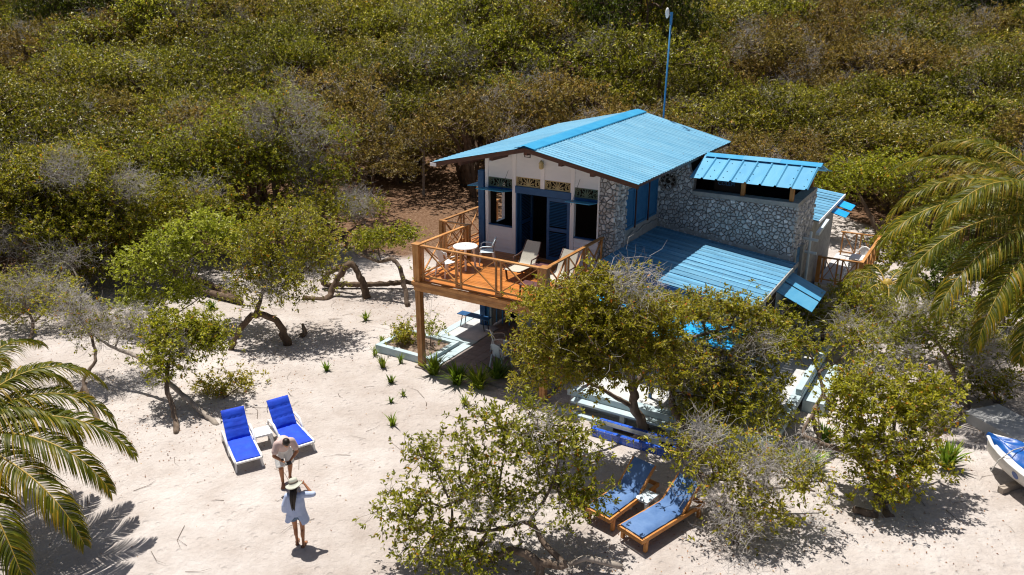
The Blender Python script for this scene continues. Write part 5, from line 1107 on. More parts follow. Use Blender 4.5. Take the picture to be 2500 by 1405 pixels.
    if dry or bare:                                  # grey bare twigs
        gd = np.concatenate([np.where(isdry)[0], rs.choice(n_all, bare)]) if bare else np.where(isdry)[0]
        k = 4; idx = np.repeat(gd, k); n = len(idx); D = unit(unit(outd[idx])*0.55+rs.normal(size=(n, 3))*0.75+[0, 0, 0.2]); L_ = rs.uniform(0.10, 0.42, n)
        P = tg[idx]+rs.normal(size=(n, 3))*0.10; Q = P+D*L_[:, None]; E = unit(D+rs.normal(size=(n, 3))*0.7); Q2 = Q+E*(L_*0.6)[:, None]
        rr = np.full(n, 0.0042); me = sticks_mesh('bare_twigs', np.concatenate([P, Q])-B0, np.concatenate([Q, Q2])-B0, np.concatenate([rr, rr*0.8]), np.concatenate([rr*0.8, rr*0.4]), 3)
        tag(link('bare_twigs', me, MAT['twig'], t), kind='stuff')
    return t
def B(px, py, Yd, rx, ry, rd=None):
    """crown blob centred at photo pixel, distance Yd, radii in pixels"""
    p = at(px, py, Yd); s = ppm(p); return (p.x, p.y, p.z, rx/s, (rd or rx*0.8)/s, ry/s*1.02)
def TP(px, py, Yd, r): p = at(px, py, Yd); return (p.x, p.y, p.z, r)
def TG(px, py, r, z=-0.03): p = gz(px, py, z); return (p.x, p.y, z, r)

# ------------------------------------------------------------------ trees near the camera (left to right, front to back)
# bush at the bottom centre
make_tree('bush_tree', 'round leafy bush tree at the photo bottom in front of the wooden loungers', gz(1325, 1425), [
    [TG(1325, 1425, .10), TP(1312, 1372, 13.05, .09), TP(1250, 1345, 13.3, .075), TP(1195, 1368, 13.3, .06), TP(1160, 1352, 13.4, .055), TP(1190, 1302, 13.6, .04), TP(1215, 1200, 14.0, .025), TP(1235, 1090, 14.4, .012)],
    [TP(1312, 1372, 13.05, .075), TP(1378, 1382, 13.0, .08), TP(1330, 1330, 13.3, .06), TP(1290, 1278, 13.6, .045), TP(1200, 1295, 13.5, .035), TP(1105, 1290, 13.4, .03), TP(1040, 1330, 13.2, .02)],
    [TP(1290, 1278, 13.6, .04), TP(1350, 1180, 14.1, .025), TP(1365, 1080, 14.5, .014)], [TP(1105, 1290, 13.4, .03), TP(1100, 1230, 13.6, .022), TP(1060, 1140, 13.9, .012)]],
    [B(1130, 1170, 13.9, 95, 80), B(1240, 1080, 14.3, 105, 85), B(1370, 1110, 14.4, 95, 90), B(1060, 1110, 14.1, 65, 55), B(1000, 1250, 13.5, 80, 60), B(1060, 1330, 13.2, 120, 55), B(1180, 1240, 13.8, 110, 60), B(1330, 1220, 14.0, 120, 70), B(1420, 1220, 14.1, 60, 60), B(1160, 1010, 14.6, 30, 28), B(1270, 995, 14.7, 55, 30), B(1150, 1370, 13.0, 90, 30), B(1390, 1050, 14.5, 50, 40)], 950, 11, per=15, ll=0.095, lw=0.04, dry=0.03, shell=0.35)
tag(M().tube([tuple(gz(1388, 1378, .22)), tuple(gz(1430, 1362, .28)), tuple(gz(1490, 1376, .24)), tuple(gz(1520, 1385, .2))], [.05, .07, .065, .06], 9).obj('fallen_log', MAT['driftwood'], None, smooth=True), 'bleached dead limb resting low at the photo bottom beside the bush', 'log')
# big spreading tree over the platform
make_tree('spreading_tree', 'broad spreading tree that hides the platform and the front of the house', gz(1575, 1052), [
    [TG(1580, 1060, .16), TP(1552, 1000, 18.8, .14), TP(1545, 950, 18.7, .11), TP(1530, 890, 18.2, .09), TP(1470, 830, 17.6, .06), TP(1390, 790, 17.3, .035)],
    [TP(1545, 950, 18.7, .09), TP(1600, 880, 19.0, .07), TP(1680, 830, 19.3, .05), TP(1780, 800, 19.6, .03)], [TP(1530, 890, 18.2, .07), TP(1500, 800, 17.7, .05), TP(1490, 720, 17.7, .025)],
    [TP(1552, 1000, 18.8, .07), TP(1450, 940, 18.3, .045), TP(1370, 910, 18.1, .03), TP(1290, 880, 18.0, .018)]],
    [B(1335, 860, 17.6, 75, 70), B(1305, 930, 18.2, 48, 36), B(1400, 780, 17.3, 115, 80), B(1490, 695, 17.6, 80, 45), B(1400, 860, 17.2, 115, 75), B(1520, 790, 17.4, 125, 65), B(1570, 870, 17.3, 130, 60), B(1670, 880, 19.0, 110, 45), B(1690, 755, 19.4, 110, 30), B(1790, 760, 19.7, 70, 30), B(1440, 910, 17.3, 90, 40), B(1330, 755, 18.3, 70, 45), B(1650, 930, 18.8, 90, 35), B(1600, 780, 17.8, 80, 40)], 2500, 21, per=16, dry=0.06, vshift=0.14, bare=60, grow_r=1.15)
make_tree('gnarled_tree', 'gnarled tree with grey twigs over the right platform corner', gz(1700, 1075), [
    [TG(1690, 1080, .12), TP(1650, 1010, 18.4, .10), TP(1640, 960, 18.6, .08), TP(1690, 900, 19.0, .06), TP(1760, 860, 19.5, .04), TP(1850, 820, 19.9, .02)], [TP(1640, 960, 18.6, .06), TP(1740, 980, 18.6, .045), TP(1840, 990, 18.6, .03)], [TP(1690, 900, 19.0, .05), TP(1800, 910, 19.2, .035), TP(1900, 880, 19.5, .02)]],
    [B(1850, 850, 19.2, 90, 55), B(1800, 930, 18.7, 110, 45), B(1730, 1000, 18.2, 80, 40), B(1830, 1010, 18.1, 90, 35), B(1890, 795, 19.6, 50, 35), B(1760, 870, 19.1, 80, 40)], 1000, 22, per=14, dry=0.08, vshift=0.10, bare=30, grow_r=1.2)
make_tree('twiggy_tree', 'sparse tree full of grey bare twigs reaching over the wooden loungers', gz(1800, 1330), [
    [TG(1795, 1335, .09), TP(1800, 1260, 15.0, .08), TP(1835, 1200, 15.3, .06), TP(1800, 1150, 15.6, .045), TP(1730, 1120, 15.8, .03), TP(1650, 1090, 16.0, .016)], [TP(1835, 1200, 15.3, .05), TP(1920, 1190, 15.3, .03), TP(1990, 1200, 15.3, .016)], [TP(1800, 1260, 15.0, .05), TP(1740, 1220, 15.3, .035), TP(1710, 1170, 15.5, .02)]],
    [B(1760, 1110, 15.1, 120, 45), B(1650, 1085, 15.4, 70, 35), B(1850, 1140, 14.9, 110, 50), B(1790, 1190, 14.7, 110, 50), B(1930, 1190, 14.6, 90, 55), B(1880, 1250, 14.3, 90, 45), B(1970, 1150, 14.8, 55, 40), B(1800, 1290, 14.0, 60, 35)], 560, 23, per=10, dry=0.28, vshift=0.08, bare=30)
make_tree('leafy_tree', 'bright leafy tree between the platform and the beached boat', gz(2165, 1262), [
    [TG(2170, 1265, .12), TP(2150, 1225, 15.6, .10), TP(2120, 1150, 16.0, .07), TP(2080, 1110, 16.3, .065), TP(2010, 1085, 16.6, .06), TP(1960, 1062, 16.9, .05)], [TP(2150, 1225, 15.6, .08), TP(2170, 1110, 16.4, .05), TP(2190, 1000, 17.0, .03)], [TP(2120, 1150, 16.0, .05), TP(2230, 1090, 16.4, .035), TP(2270, 1010, 16.9, .02)], [TG(2140, 1262, .10), TG(2085, 1242, .09, .12)]],
    [B(2170, 950, 16.5, 110, 55), B(2120, 1020, 16.1, 105, 55), B(2240, 1030, 16.1, 80, 70), B(2180, 1110, 15.6, 105, 60), B(2250, 1150, 15.3, 60, 45), B(2160, 1190, 15.2, 75, 45), B(2080, 950, 16.4, 70, 50), B(2290, 960, 16.4, 50, 40), B(2110, 1090, 15.7, 60, 40)], 850, 24, per=16, dry=0.04, vshift=0.12)
make_tree('crooked_tree', 'thin crooked tree with forked dark stem at the platform side', gz(1995, 1145), [
    [TG(1993, 1150, .055), TP(2000, 1080, 17.2, .05), TP(1985, 1010, 17.5, .05), TP(2010, 960, 17.9, .045), TP(2000, 910, 18.2, .04), TP(2050, 880, 18.5, .03), TP(2100, 840, 18.8, .018)], [TP(1985, 1010, 17.5, .04), TP(1960, 1055, 17.1, .045), TP(1975, 1075, 16.95, .04)], [TP(2000, 910, 18.2, .03), TP(1975, 860, 18.6, .02)], [TP(2010, 960, 17.9, .03), TP(2040, 990, 17.8, .02), TP(2090, 960, 18.0, .014)]],
    [B(2080, 830, 18.9, 60, 40), B(1975, 850, 18.7, 40, 30), B(2100, 950, 18.0, 40, 30)], 150, 25, per=12, dry=0.25)
make_tree('leaning_tree', 'leaning tree with sparse crown above the boat ramp slab', gz(2268, 1075), [
    [TG(2265, 1080, .10), TP(2300, 1030, 18.9, .10), TP(2362, 1000, 19.6, .09), TP(2335, 930, 20.0, .065), TP(2310, 870, 20.4, .05), TP(2260, 800, 21.0, .025)], [TP(2310, 870, 20.4, .03), TP(2380, 830, 20.8, .02)]],
    [B(2240, 830, 21.0, 110, 50), B(2350, 850, 20.7, 90, 45), B(2180, 860, 20.6, 70, 40), B(2400, 900, 20.2, 60, 45)], 420, 26, per=13, dry=0.2, bare=20)
for i, (lab, base, blobs, n, dry, tr) in enumerate([
    ('yellow-green bush in front of the right stone wing', (2010, 880), [B(2010, 780, 23.5, 90, 50), B(2080, 740, 24.2, 80, 45), B(1960, 760, 23.4, 50, 40)], 420, 0.12, (2010, 790, 23.4)),
    ('grey-twigged bush left of the small palm', (2230, 860), [B(2190, 790, 23.6, 100, 50), B(2290, 790, 23.4, 80, 45), B(2130, 820, 22.8, 60, 40)], 420, 0.2, (2220, 800, 23.2)),
    ('dry bush beyond the leaning tree at the right', (2400, 920), [B(2390, 850, 22.4, 80, 40), B(2460, 880, 22.0, 70, 50)], 260, 0.28, (2410, 860, 22.2)),
    ('low bush in half shade behind the boat', (2440, 985), [B(2430, 940, 20.6, 60, 28), B(2370, 930, 20.8, 40, 22)], 130, 0.3, (2430, 950, 20.6))]):
    make_tree('bush', lab, gz(*base), [[TG(base[0], base[1], .07), TP(*tr, .05), TP(tr[0]+30, tr[1]-30, tr[2]+.3, .02)], [TG(base[0]-8, base[1], .05), TP(tr[0]-40, tr[1]-10, tr[2], .025)]], blobs, n, 40+i, cat='bush', per=14, dry=dry, vshift=0.06)

for i, (lab, base, blobs, n, dry, tr, lf) in enumerate([
    ('dense bush between the rear terrace and the large palm', (2235, 650), [B(2230, 600, 31.0, 90, 55), B(2190, 640, 30.4, 50, 35), B(2280, 640, 30.4, 60, 40)], 520, 0.06, (2235, 610, 30.8), 'leaf'),
    ('dark bush behind the large palm fronds', (2350, 720), [B(2340, 660, 28.6, 100, 60), B(2420, 680, 28.2, 80, 60), B(2290, 720, 27.8, 60, 40)], 620, 0.05, (2350, 680, 28.4), 'leaf_lush'),
    ('leafy bush at the foot of the large palm', (2455, 800), [B(2440, 760, 25.6, 80, 50), B(2490, 720, 26.0, 60, 60), B(2380, 790, 25.2, 50, 35)], 460, 0.1, (2450, 770, 25.6), 'leaf'),
    ('bush by the sandy track behind the terrace', (2270, 560), [B(2290, 500, 36.0, 90, 55), B(2380, 520, 35.5, 90, 55), B(2460, 540, 34.5, 80, 55)], 620, 0.08, (2300, 520, 35.8), 'leaf')]):
    make_tree('bush', lab, gz(*base), [[TG(base[0], base[1], .07), TP(*tr, .05), TP(tr[0]+30, tr[1]-25, tr[2]+.3, .02)], [TG(base[0]-8, base[1], .05), TP(tr[0]-40, tr[1]-10, tr[2], .025)]], blobs, n, 140+i, leaf=lf, cat='bush', per=14, ll=.115, lw=.055, dry=dry)
make_tree('shade_tree', 'tree with dark leaning trunk behind the rear terrace awnings', gz(2160, 600), [
    [TG(2163, 604, .15), TP(2140, 560, 36.4, .13), TP(2120, 520, 36.7, .10), TP(2090, 460, 37.2, .06)], [TP(2140, 560, 36.4, .08), TP(2190, 500, 36.6, .05), TP(2210, 440, 37.0, .02)]],
    [B(2080, 440, 37.6, 100, 50), B(2180, 430, 37.6, 100, 55), B(2240, 470, 37.0, 70, 45), B(2030, 470, 37.4, 60, 40)], 900, 150, per=14, ll=.12, lw=.058, barkm='bark_dark')
# left side
make_tree('mid_tree', 'olive tree filling the gap left of the broad dark-trunked tree', gz(440, 650), [
    [TG(445, 655, .12), TP(430, 600, 33.6, .10), TP(400, 520, 34.2, .06), TP(370, 470, 34.6, .02)], [TP(430, 600, 33.6, .07), TP(490, 540, 34.0, .05), TP(520, 480, 34.4, .02)]],
    [B(380, 490, 34.4, 100, 50), B(480, 480, 34.6, 90, 50), B(330, 540, 34.0, 80, 45), B(540, 530, 34.0, 70, 45), B(430, 560, 33.6, 90, 40)], 1080, 151, grow_r=1.20, per=14, ll=.115, lw=.054, dry=0.08, barkm='bark_dark')
make_tree('thin_tree', 'sparse low tree with orange leaves at the far left above the palm', gz(70, 830), [
    [TG(72, 835, .06), TP(80, 790, 25.6, .05), TP(60, 740, 26.0, .03), TP(40, 700, 26.4, .015)], [TP(80, 790, 25.6, .04), TP(120, 750, 25.9, .02), TP(150, 710, 26.2, .012)]],
    [B(50, 710, 26.4, 60, 40), B(130, 720, 26.2, 60, 35), B(20, 770, 25.8, 40, 30)], 352, 152, grow_r=1.40, per=11, dry=0.3, vshift=0.1)
make_tree('drooping_tree', 'grey-twigged tree drooping toward the looping trunk', gz(850, 610), [
    [TG(855, 612, .12), TP(835, 580, 35.5, .10), TP(800, 540, 35.0, .06), TP(770, 520, 34.4, .03)], [TP(835, 580, 35.5, .07), TP(880, 550, 35.0, .04), TP(930, 560, 34.0, .02)]],
    [B(780, 510, 34.2, 90, 42), B(860, 510, 35.0, 70, 32), B(700, 560, 32.8, 60, 35)], 868, 153, grow_r=1.30, per=13, ll=.11, lw=.05, dry=0.3, bare=40)
make_tree('sapling', 'fresh light green sapling in the left sand clearing', gz(375, 800), [
    [TG(378, 802, .05), TP(372, 760, 26.0, .04), TP(350, 680, 26.0, .03), TP(330, 610, 26.0, .015)], [TP(372, 760, 26.0, .03), TP(420, 690, 26.0, .025), TP(470, 600, 26.0, .015)], [TP(378, 790, 26.2, .03), TP(440, 760, 26.0, .02), TP(500, 720, 25.9, .012)]],
    [B(350, 660, 26.2, 60, 55), B(430, 620, 26.4, 75, 60), B(500, 570, 26.8, 70, 50), B(560, 600, 26.6, 60, 50), B(330, 740, 25.8, 40, 40), B(440, 720, 25.9, 60, 40), B(390, 775, 25.6, 35, 25)], 910, 31, grow_r=1.25, leaf='leaf_light', per=13, ll=0.12, lw=0.06, spread=0.14)
make_tree('arched_tree', 'tree on an arching double-footed trunk in the sand left of the balcony', gz(705, 842), [
    [TG(563, 857, .09), TP(585, 805, 24.2, .10), TP(625, 770, 24.4, .10), TP(668, 778, 24.6, .11), TP(690, 805, 24.65, .13), TG(702, 843, .14)], [TP(625, 770, 24.4, .08), TP(640, 715, 24.8, .06), TP(660, 640, 25.3, .045), TP(690, 560, 25.8, .02)], [TP(640, 715, 24.8, .045), TP(720, 680, 25.1, .03), TP(770, 640, 25.4, .015)]],
    [B(640, 620, 25.6, 80, 60), B(720, 680, 25.2, 80, 55), B(770, 620, 25.7, 60, 55), B(660, 720, 24.9, 80, 40), B(700, 560, 26.2, 80, 50), B(620, 680, 25.0, 50, 45)], 992, 32, grow_r=1.40, per=14, dry=0.08, barkm='bark_dark', vshift=0.05)
make_tree('small_tree', 'small tree with pale twisted stem and yellowish crown left of the loungers', gz(432, 1060), [
    [TG(432, 1062, .07), TP(425, 1005, 19.3, .07), TP(408, 950, 19.7, .06), TP(412, 890, 20.2, .05), TP(440, 820, 20.8, .03)], [TP(412, 890, 20.2, .035), TP(380, 850, 20.4, .02), TP(460, 800, 20.9, .014)]],
    [B(430, 850, 20.6, 70, 45), B(480, 810, 20.9, 60, 40), B(400, 900, 20.1, 40, 35), B(510, 840, 20.7, 40, 35), B(400, 800, 20.9, 40, 30)], 588, 33, grow_r=1.35, per=15, dry=0.06, vshift=0.04)
make_tree('fallen_tree', 'bleached leaning trunk that runs down to the left lounger', gz(530, 1037), [
    [TG(532, 1040, .075), TP(470, 985, 19.9, .075), TP(400, 925, 20.6, .07), TP(340, 875, 21.2, .06), TP(280, 850, 21.6, .045), TP(235, 825, 22.0, .025)], [TP(280, 850, 21.6, .03), TP(300, 810, 22.0, .02), TP(345, 790, 22.4, .012)]],
    [B(270, 810, 22.1, 70, 30), B(330, 800, 22.3, 50, 25)], 192, 34, grow_r=1.30, per=10, dry=0.7, barkm='driftwood')
make_tree('bent_tree', 'thin bent tree beside the left palm fronds', gz(245, 1042), [
    [TG(246, 1044, .06), TP(222, 985, 19.9, .055), TP(205, 930, 20.4, .05), TP(232, 880, 20.8, .045), TP(222, 820, 21.4, .035), TP(180, 760, 22.0, .02)], [TG(196, 985, .05), TP(200, 950, 20.6, .04), TP(212, 935, 20.4, .03)]],
    [B(170, 760, 22.2, 60, 35), B(230, 790, 21.8, 40, 25)], 176, 35, grow_r=1.30, per=10, dry=0.6)
make_tree('low_bush', 'low sparse orange-tinted bush on the sand behind the left lounger', gz(545, 975), [[TG(548, 978, .02), TP(540, 955, 20.9, .015), TP(520, 935, 21.1, .01)], [TG(545, 975, .02), TP(590, 940, 21.1, .012)]],
    [B(540, 945, 21.0, 50, 22), B(500, 940, 21.1, 35, 15), B(590, 925, 21.4, 35, 14)], 90, 36, grow_r=1.20, cat='bush', per=12, vshift=0.2)
make_tree('loop_tree', 'tree with looping trunk and long horizontal limb left of the balcony', gz(895, 728), [
    [TG(897, 730, .15), TP(885, 690, 29.4, .14), TP(868, 655, 29.6, .13), TP(855, 645, 29.6, .13), TP(832, 668, 29.5, .12), TP(812, 705, 29.4, .12), TG(795, 732, .13), TG(740, 728, .10, .05)],
    [TP(855, 648, 29.8, .09), TP(825, 656, 30.0, .09), TP(798, 672, 30.1, .10), TP(790, 693, 30.2, .11), TP(830, 696, 30.2, .11), TP(920, 694, 30.3, .11), TP(1000, 690, 30.3, .10), TP(1018, 702, 30.2, .09)]],
    [B(800, 640, 30.3, 40, 18)], 20, 37, per=12, barkm='bark_dark')
make_tree('hooked_tree', 'slender hooked tree right beside the balcony corner post', gz(992, 748), [
    [TG(995, 750, .10), TP(988, 705, 28.6, .09), TP(975, 650, 28.9, .08), TP(955, 632, 29.1, .08), TP(930, 640, 29.2, .065), TP(895, 628, 29.4, .06), TP(868, 612, 29.6, .045), TP(868, 590, 29.8, .02)], [TP(930, 640, 29.2, .03), TP(925, 600, 29.6, .02), TP(960, 575, 29.9, .012)]],
    [B(930, 590, 30.0, 65, 35), B(985, 575, 30.2, 45, 28), B(880, 590, 30.0, 40, 25)], 364, 38, grow_r=0.95, per=13, ll=.10, lw=.045)
make_tree('broad_tree', 'broad dark-trunked tree in the left middle ground', gz(655, 625), [
    [TG(660, 628, .16), TP(640, 560, 35.0, .14), TP(600, 500, 35.2, .11), TP(540, 460, 35.2, .08), TP(470, 430, 35.2, .04)], [TP(640, 560, 35.0, .11), TP(670, 480, 35.3, .09), TP(660, 400, 35.8, .06), TP(680, 300, 36.2, .03)], [TP(600, 500, 35.2, .07), TP(560, 540, 34.6, .05), TP(480, 520, 34.4, .025)], [TP(670, 480, 35.3, .06), TP(740, 450, 35.5, .04), TP(800, 420, 35.6, .02)]],
    [B(680, 260, 36.6, 90, 50), B(600, 320, 36.0, 110, 60), B(760, 340, 36.3, 110, 60), B(480, 370, 35.6, 130, 60), B(560, 430, 35.2, 120, 50), B(720, 430, 35.6, 110, 50), B(430, 450, 34.8, 90, 45), B(800, 430, 35.8, 70, 45), B(720, 520, 34.8, 90, 45), B(640, 380, 35.8, 110, 50)], 2090, 51, grow_r=1.15, leaf='leaf', per=15, ll=.12, lw=.055, dry=0.16, spread=0.14, twig_r=0.005, barkm='bark_dark', bare=60)
make_tree('broad_tree', 'dense tree at the left photo edge above the sand', gz(180, 745), [
    [TG(182, 748, .10), TP(185, 690, 28.8, .10), TP(178, 620, 29.2, .09), TP(120, 540, 29.8, .06), TP(60, 480, 30.4, .03)], [TP(178, 620, 29.2, .07), TP(240, 560, 29.6, .05), TP(290, 500, 30.0, .03)], [TG(90, 760, .08), TP(85, 680, 28.6, .07), TP(50, 600, 29.2, .05), TP(20, 540, 29.6, .03)]],
    [B(60, 470, 30.4, 110, 70), B(180, 430, 30.8, 120, 70), B(280, 480, 30.6, 100, 60), B(110, 560, 29.6, 110, 55), B(230, 560, 29.8, 100, 50), B(30, 590, 29.2, 70, 50), B(290, 570, 30.0, 60, 40), B(150, 620, 29.2, 80, 30)], 1954, 52, grow_r=1.15, per=15, ll=.115, lw=.052, dry=0.18, spread=0.14, twig_r=0.005, bare=60)
make_tree('leaning_trunk_tree', 'tree on a thick trunk leaning up from the sand in the left clearing', gz(578, 732), [
    [TG(582, 735, .15), TP(545, 712, 29.6, .14), TP(500, 690, 30.0, .12), TP(440, 670, 30.2, .10), TP(380, 640, 30.4, .06), TP(330, 600, 30.6, .03)], [TP(440, 670, 30.2, .05), TP(420, 620, 30.5, .035), TP(450, 560, 30.8, .015)]],
    [B(330, 590, 30.7, 70, 40), B(430, 550, 31.0, 80, 40), B(250, 640, 30.2, 90, 45), B(400, 620, 30.5, 80, 35), B(350, 520, 31.2, 110, 45), B(480, 500, 31.6, 90, 45), B(160, 660, 29.8, 80, 40)], 1350, 53, grow_r=1.30, per=14, ll=.11, lw=.048, dry=0.1, barkm='bark_dark')
make_tree('dead_tree', 'bare grey dead tree with twisted limbs at the left edge', gz(165, 800), [
    [TG(168, 802, .07), TP(178, 745, 27.4, .06), TP(212, 725, 27.6, .055), TP(238, 765, 27.2, .06), TG(248, 800, .07)], [TP(178, 745, 27.4, .05), TP(190, 690, 27.9, .04), TP(170, 640, 28.3, .025)], [TG(30, 790, .06), TP(60, 745, 27.6, .05), TP(150, 728, 27.8, .05), TP(212, 725, 27.6, .04)]],
    [B(170, 640, 28.4, 60, 30), B(60, 700, 27.9, 60, 25)], 126, 54, grow_r=1.40, per=8, dry=0.85, barkm='driftwood')
tag(M().tube([tuple(gz(735, 822, 0)), tuple(gz(745, 812, .12)), tuple(gz(738, 790, .42))], [.13, .10, .04], 8).obj('tree_stump', MAT['bark'], None, smooth=True), 'short broken stump in the sand beside the arched trunk', 'stump')
tag(M().tube([tuple(gz(455, 700, .12)), tuple(gz(540, 722, .16)), tuple(gz(590, 738, .1))], [.08, .13, .11], 9).obj('fallen_log', MAT['bark_dark'], None, smooth=True), 'dark fallen log under the leaning trunk in the left clearing', 'log')

# ------------------------------------------------------------------ background scrub forest: shared crowns, one object per tree
def proto_tree(kind, seed):
    rs = np.random.RandomState(seed); H_ = {'green': 4.6, 'dry': 4.2, 'lush': 5.2, 'grey': 4.8}[kind]; R_ = 3.1
    blobs = []
    for k in range(12):
        a = rs.uniform(0, 6.28); r = math.sqrt(rs.rand())*0.85*R_ if k else 0; s = rs.uniform(0.8, 1.3)
        blobs.append((r*math.cos(a), r*math.sin(a), H_-0.7-0.19*r*r/R_+rs.uniform(-.45, .45), s, s, s*0.55))
    for k in range(5):
        a = rs.uniform(0, 6.28); blobs.append((R_*0.8*math.cos(a), R_*0.8*math.sin(a), H_*0.55+rs.uniform(-.4, .4), 1.1, 1.1, 0.9))
    trunks = []
    for k in range(4):
        a = rs.uniform(0, 6.28); q = (rs.uniform(.6, 1.4)); trunks.append([(0.15*math.cos(a), 0.15*math.sin(a), -0.6, .13), (0.5*q*math.cos(a), 0.5*q*math.sin(a), 1.4, .10), (1.0*q*math.cos(a+.5), 1.0*q*math.sin(a+.5), 2.6, .06), (1.6*q*math.cos(a+.2), 1.6*q*math.sin(a+.2), H_-1.2, .025)])
    root = thing('scrub_tree', 'x', 'tree', (0, 0, 0))
    make_tree('scrub_tree', 'x', (0, 0, 0), trunks, blobs, {'green': 900, 'dry': 760, 'lush': 950, 'grey': 760}[kind], seed, leaf={'green': 'leaf_far', 'dry': 'leaf_dry', 'lush': 'leaf_lush', 'grey': 'leaf_far'}[kind], per=14, ll=0.15, lw=0.07, dry={'green': 0.03, 'dry': 0.12, 'lush': 0.0, 'grey': 0.22}[kind], spread=0.16, twig_r=0.006, root=root, shell=0.5, barkm='bark_dark', bare={'green': 10, 'dry': 25, 'lush': 0, 'grey': 20}[kind])
    return root
PROTO = {k: [proto_tree(k, 100+17*i+ord(k[0])) for i in range(n)] for k, n in (('green', 4), ('dry', 2), ('lush', 2), ('grey', 1))}
FX = [-70, -40, -25, -16, -12, -9, -6.5, -2, 3, 8, 12, 14.5, 17, 19.5, 22, 26, 40, 70]; FY = [20, 22, 26, 31, 35, 39, 47.5, 46, 42, 38.5, 39, 44.5, 44.5, 36, 31.5, 28, 25, 24]
rs = np.random.RandomState(77); spots = []; yy = 28.0
while yy < 104:
    s = 3.9+0.034*(yy-30); half = 0.69*yy+6; x = -half+rs.uniform(0, s)
    while x < half:
        px, py = x+rs.uniform(-.33, .33)*s, yy+rs.uniform(-.33, .33)*s
        if py > np.interp(px, FX, FY): spots.append((px, py, s))
        x += s
    yy += s*0.86
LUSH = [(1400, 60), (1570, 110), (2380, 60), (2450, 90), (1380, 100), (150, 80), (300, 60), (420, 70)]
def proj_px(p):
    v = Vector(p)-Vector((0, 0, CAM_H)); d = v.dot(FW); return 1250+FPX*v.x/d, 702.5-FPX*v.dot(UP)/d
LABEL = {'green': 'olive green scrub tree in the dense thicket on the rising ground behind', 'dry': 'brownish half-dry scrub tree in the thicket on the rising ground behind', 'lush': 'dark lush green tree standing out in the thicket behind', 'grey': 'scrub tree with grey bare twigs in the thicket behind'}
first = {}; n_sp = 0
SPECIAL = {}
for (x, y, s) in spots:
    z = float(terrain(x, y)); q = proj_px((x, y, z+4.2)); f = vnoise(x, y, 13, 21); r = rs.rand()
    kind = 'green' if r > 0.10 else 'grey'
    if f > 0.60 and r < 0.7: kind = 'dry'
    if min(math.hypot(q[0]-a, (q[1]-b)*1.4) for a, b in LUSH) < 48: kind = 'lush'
    pr = PROTO[kind][rs.randint(len(PROTO[kind]))]; fresh = pr.name not in first; first[pr.name] = 1
    o = pr if fresh else dup(pr)
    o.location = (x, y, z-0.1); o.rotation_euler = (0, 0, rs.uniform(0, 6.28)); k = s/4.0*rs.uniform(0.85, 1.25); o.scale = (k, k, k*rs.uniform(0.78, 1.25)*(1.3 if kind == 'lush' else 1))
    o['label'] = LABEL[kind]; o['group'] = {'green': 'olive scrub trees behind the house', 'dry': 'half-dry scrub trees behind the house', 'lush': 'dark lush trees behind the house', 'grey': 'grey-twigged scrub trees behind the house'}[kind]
for k in PROTO:
    for pr in PROTO[k]:
        if pr.name not in first:
            for c in list(pr.children): bpy.data.objects.remove(c)
            bpy.data.objects.remove(pr)
# a bleached dead snag among the thicket
p = at(655, 400, 0) if False else None
zb = float(terrain(-13.2, 43)); sb = at(262, 350, 43.0)
make_tree('dead_snag', 'bleached dead snag with forked limbs sticking out of the thicket at the left', (sb.x, sb.y, 0), [[(sb.x, sb.y, 0, .10), (sb.x+.1, sb.y, sb.z, .08), TP(270, 318, 43, .06), TP(283, 280, 43, .02)], [(sb.x+.1, sb.y, sb.z, .06), TP(250, 325, 43, .05), TP(243, 320, 42.8, .02)], [TP(265, 335, 43, .05), TP(285, 318, 43, .04), TP(304, 322, 43, .015)]], [B(270, 340, 43, 50, 12)], 26, 61, per=1, dry=0.95, barkm='driftwood')

for i, (lab, px, py, Yd) in enumerate([('pale forked dead branch in the thicket above the roof left end', 1037, 165, 60.0), ('pale dead branches in the thicket above the roof ridge', 1350, 200, 55.0), ('grey dead branches low in the thicket left of the roof', 1030, 350, 47.0), ('dead twisted branches in the thicket right of the pole', 1915, 205, 56.0), ('grey dead limb in the thicket above the left trees', 330, 180, 58.0)]):
    b = at(px, py+25, Yd); g0 = float(terrain(b.x, b.y))
    make_tree('dead_snag', lab, (b.x, b.y, g0), [[(b.x, b.y, g0-.2, .10), (b.x+.1, b.y, b.z, .08), TP(px+12, py-5, Yd, .05), TP(px+20-12*i, py-40, Yd, .02)], [(b.x+.1, b.y, b.z, .06), TP(px-22, py-8, Yd, .045), TP(px-40, py-14+3*i, Yd-.2, .02)], [TP(px+6, py+8, Yd, .045), TP(px+35, py-12, Yd, .02)]], [B(px, py, Yd, 36, 14)], 16, 161+i, per=1, dry=0.95, barkm='driftwood')
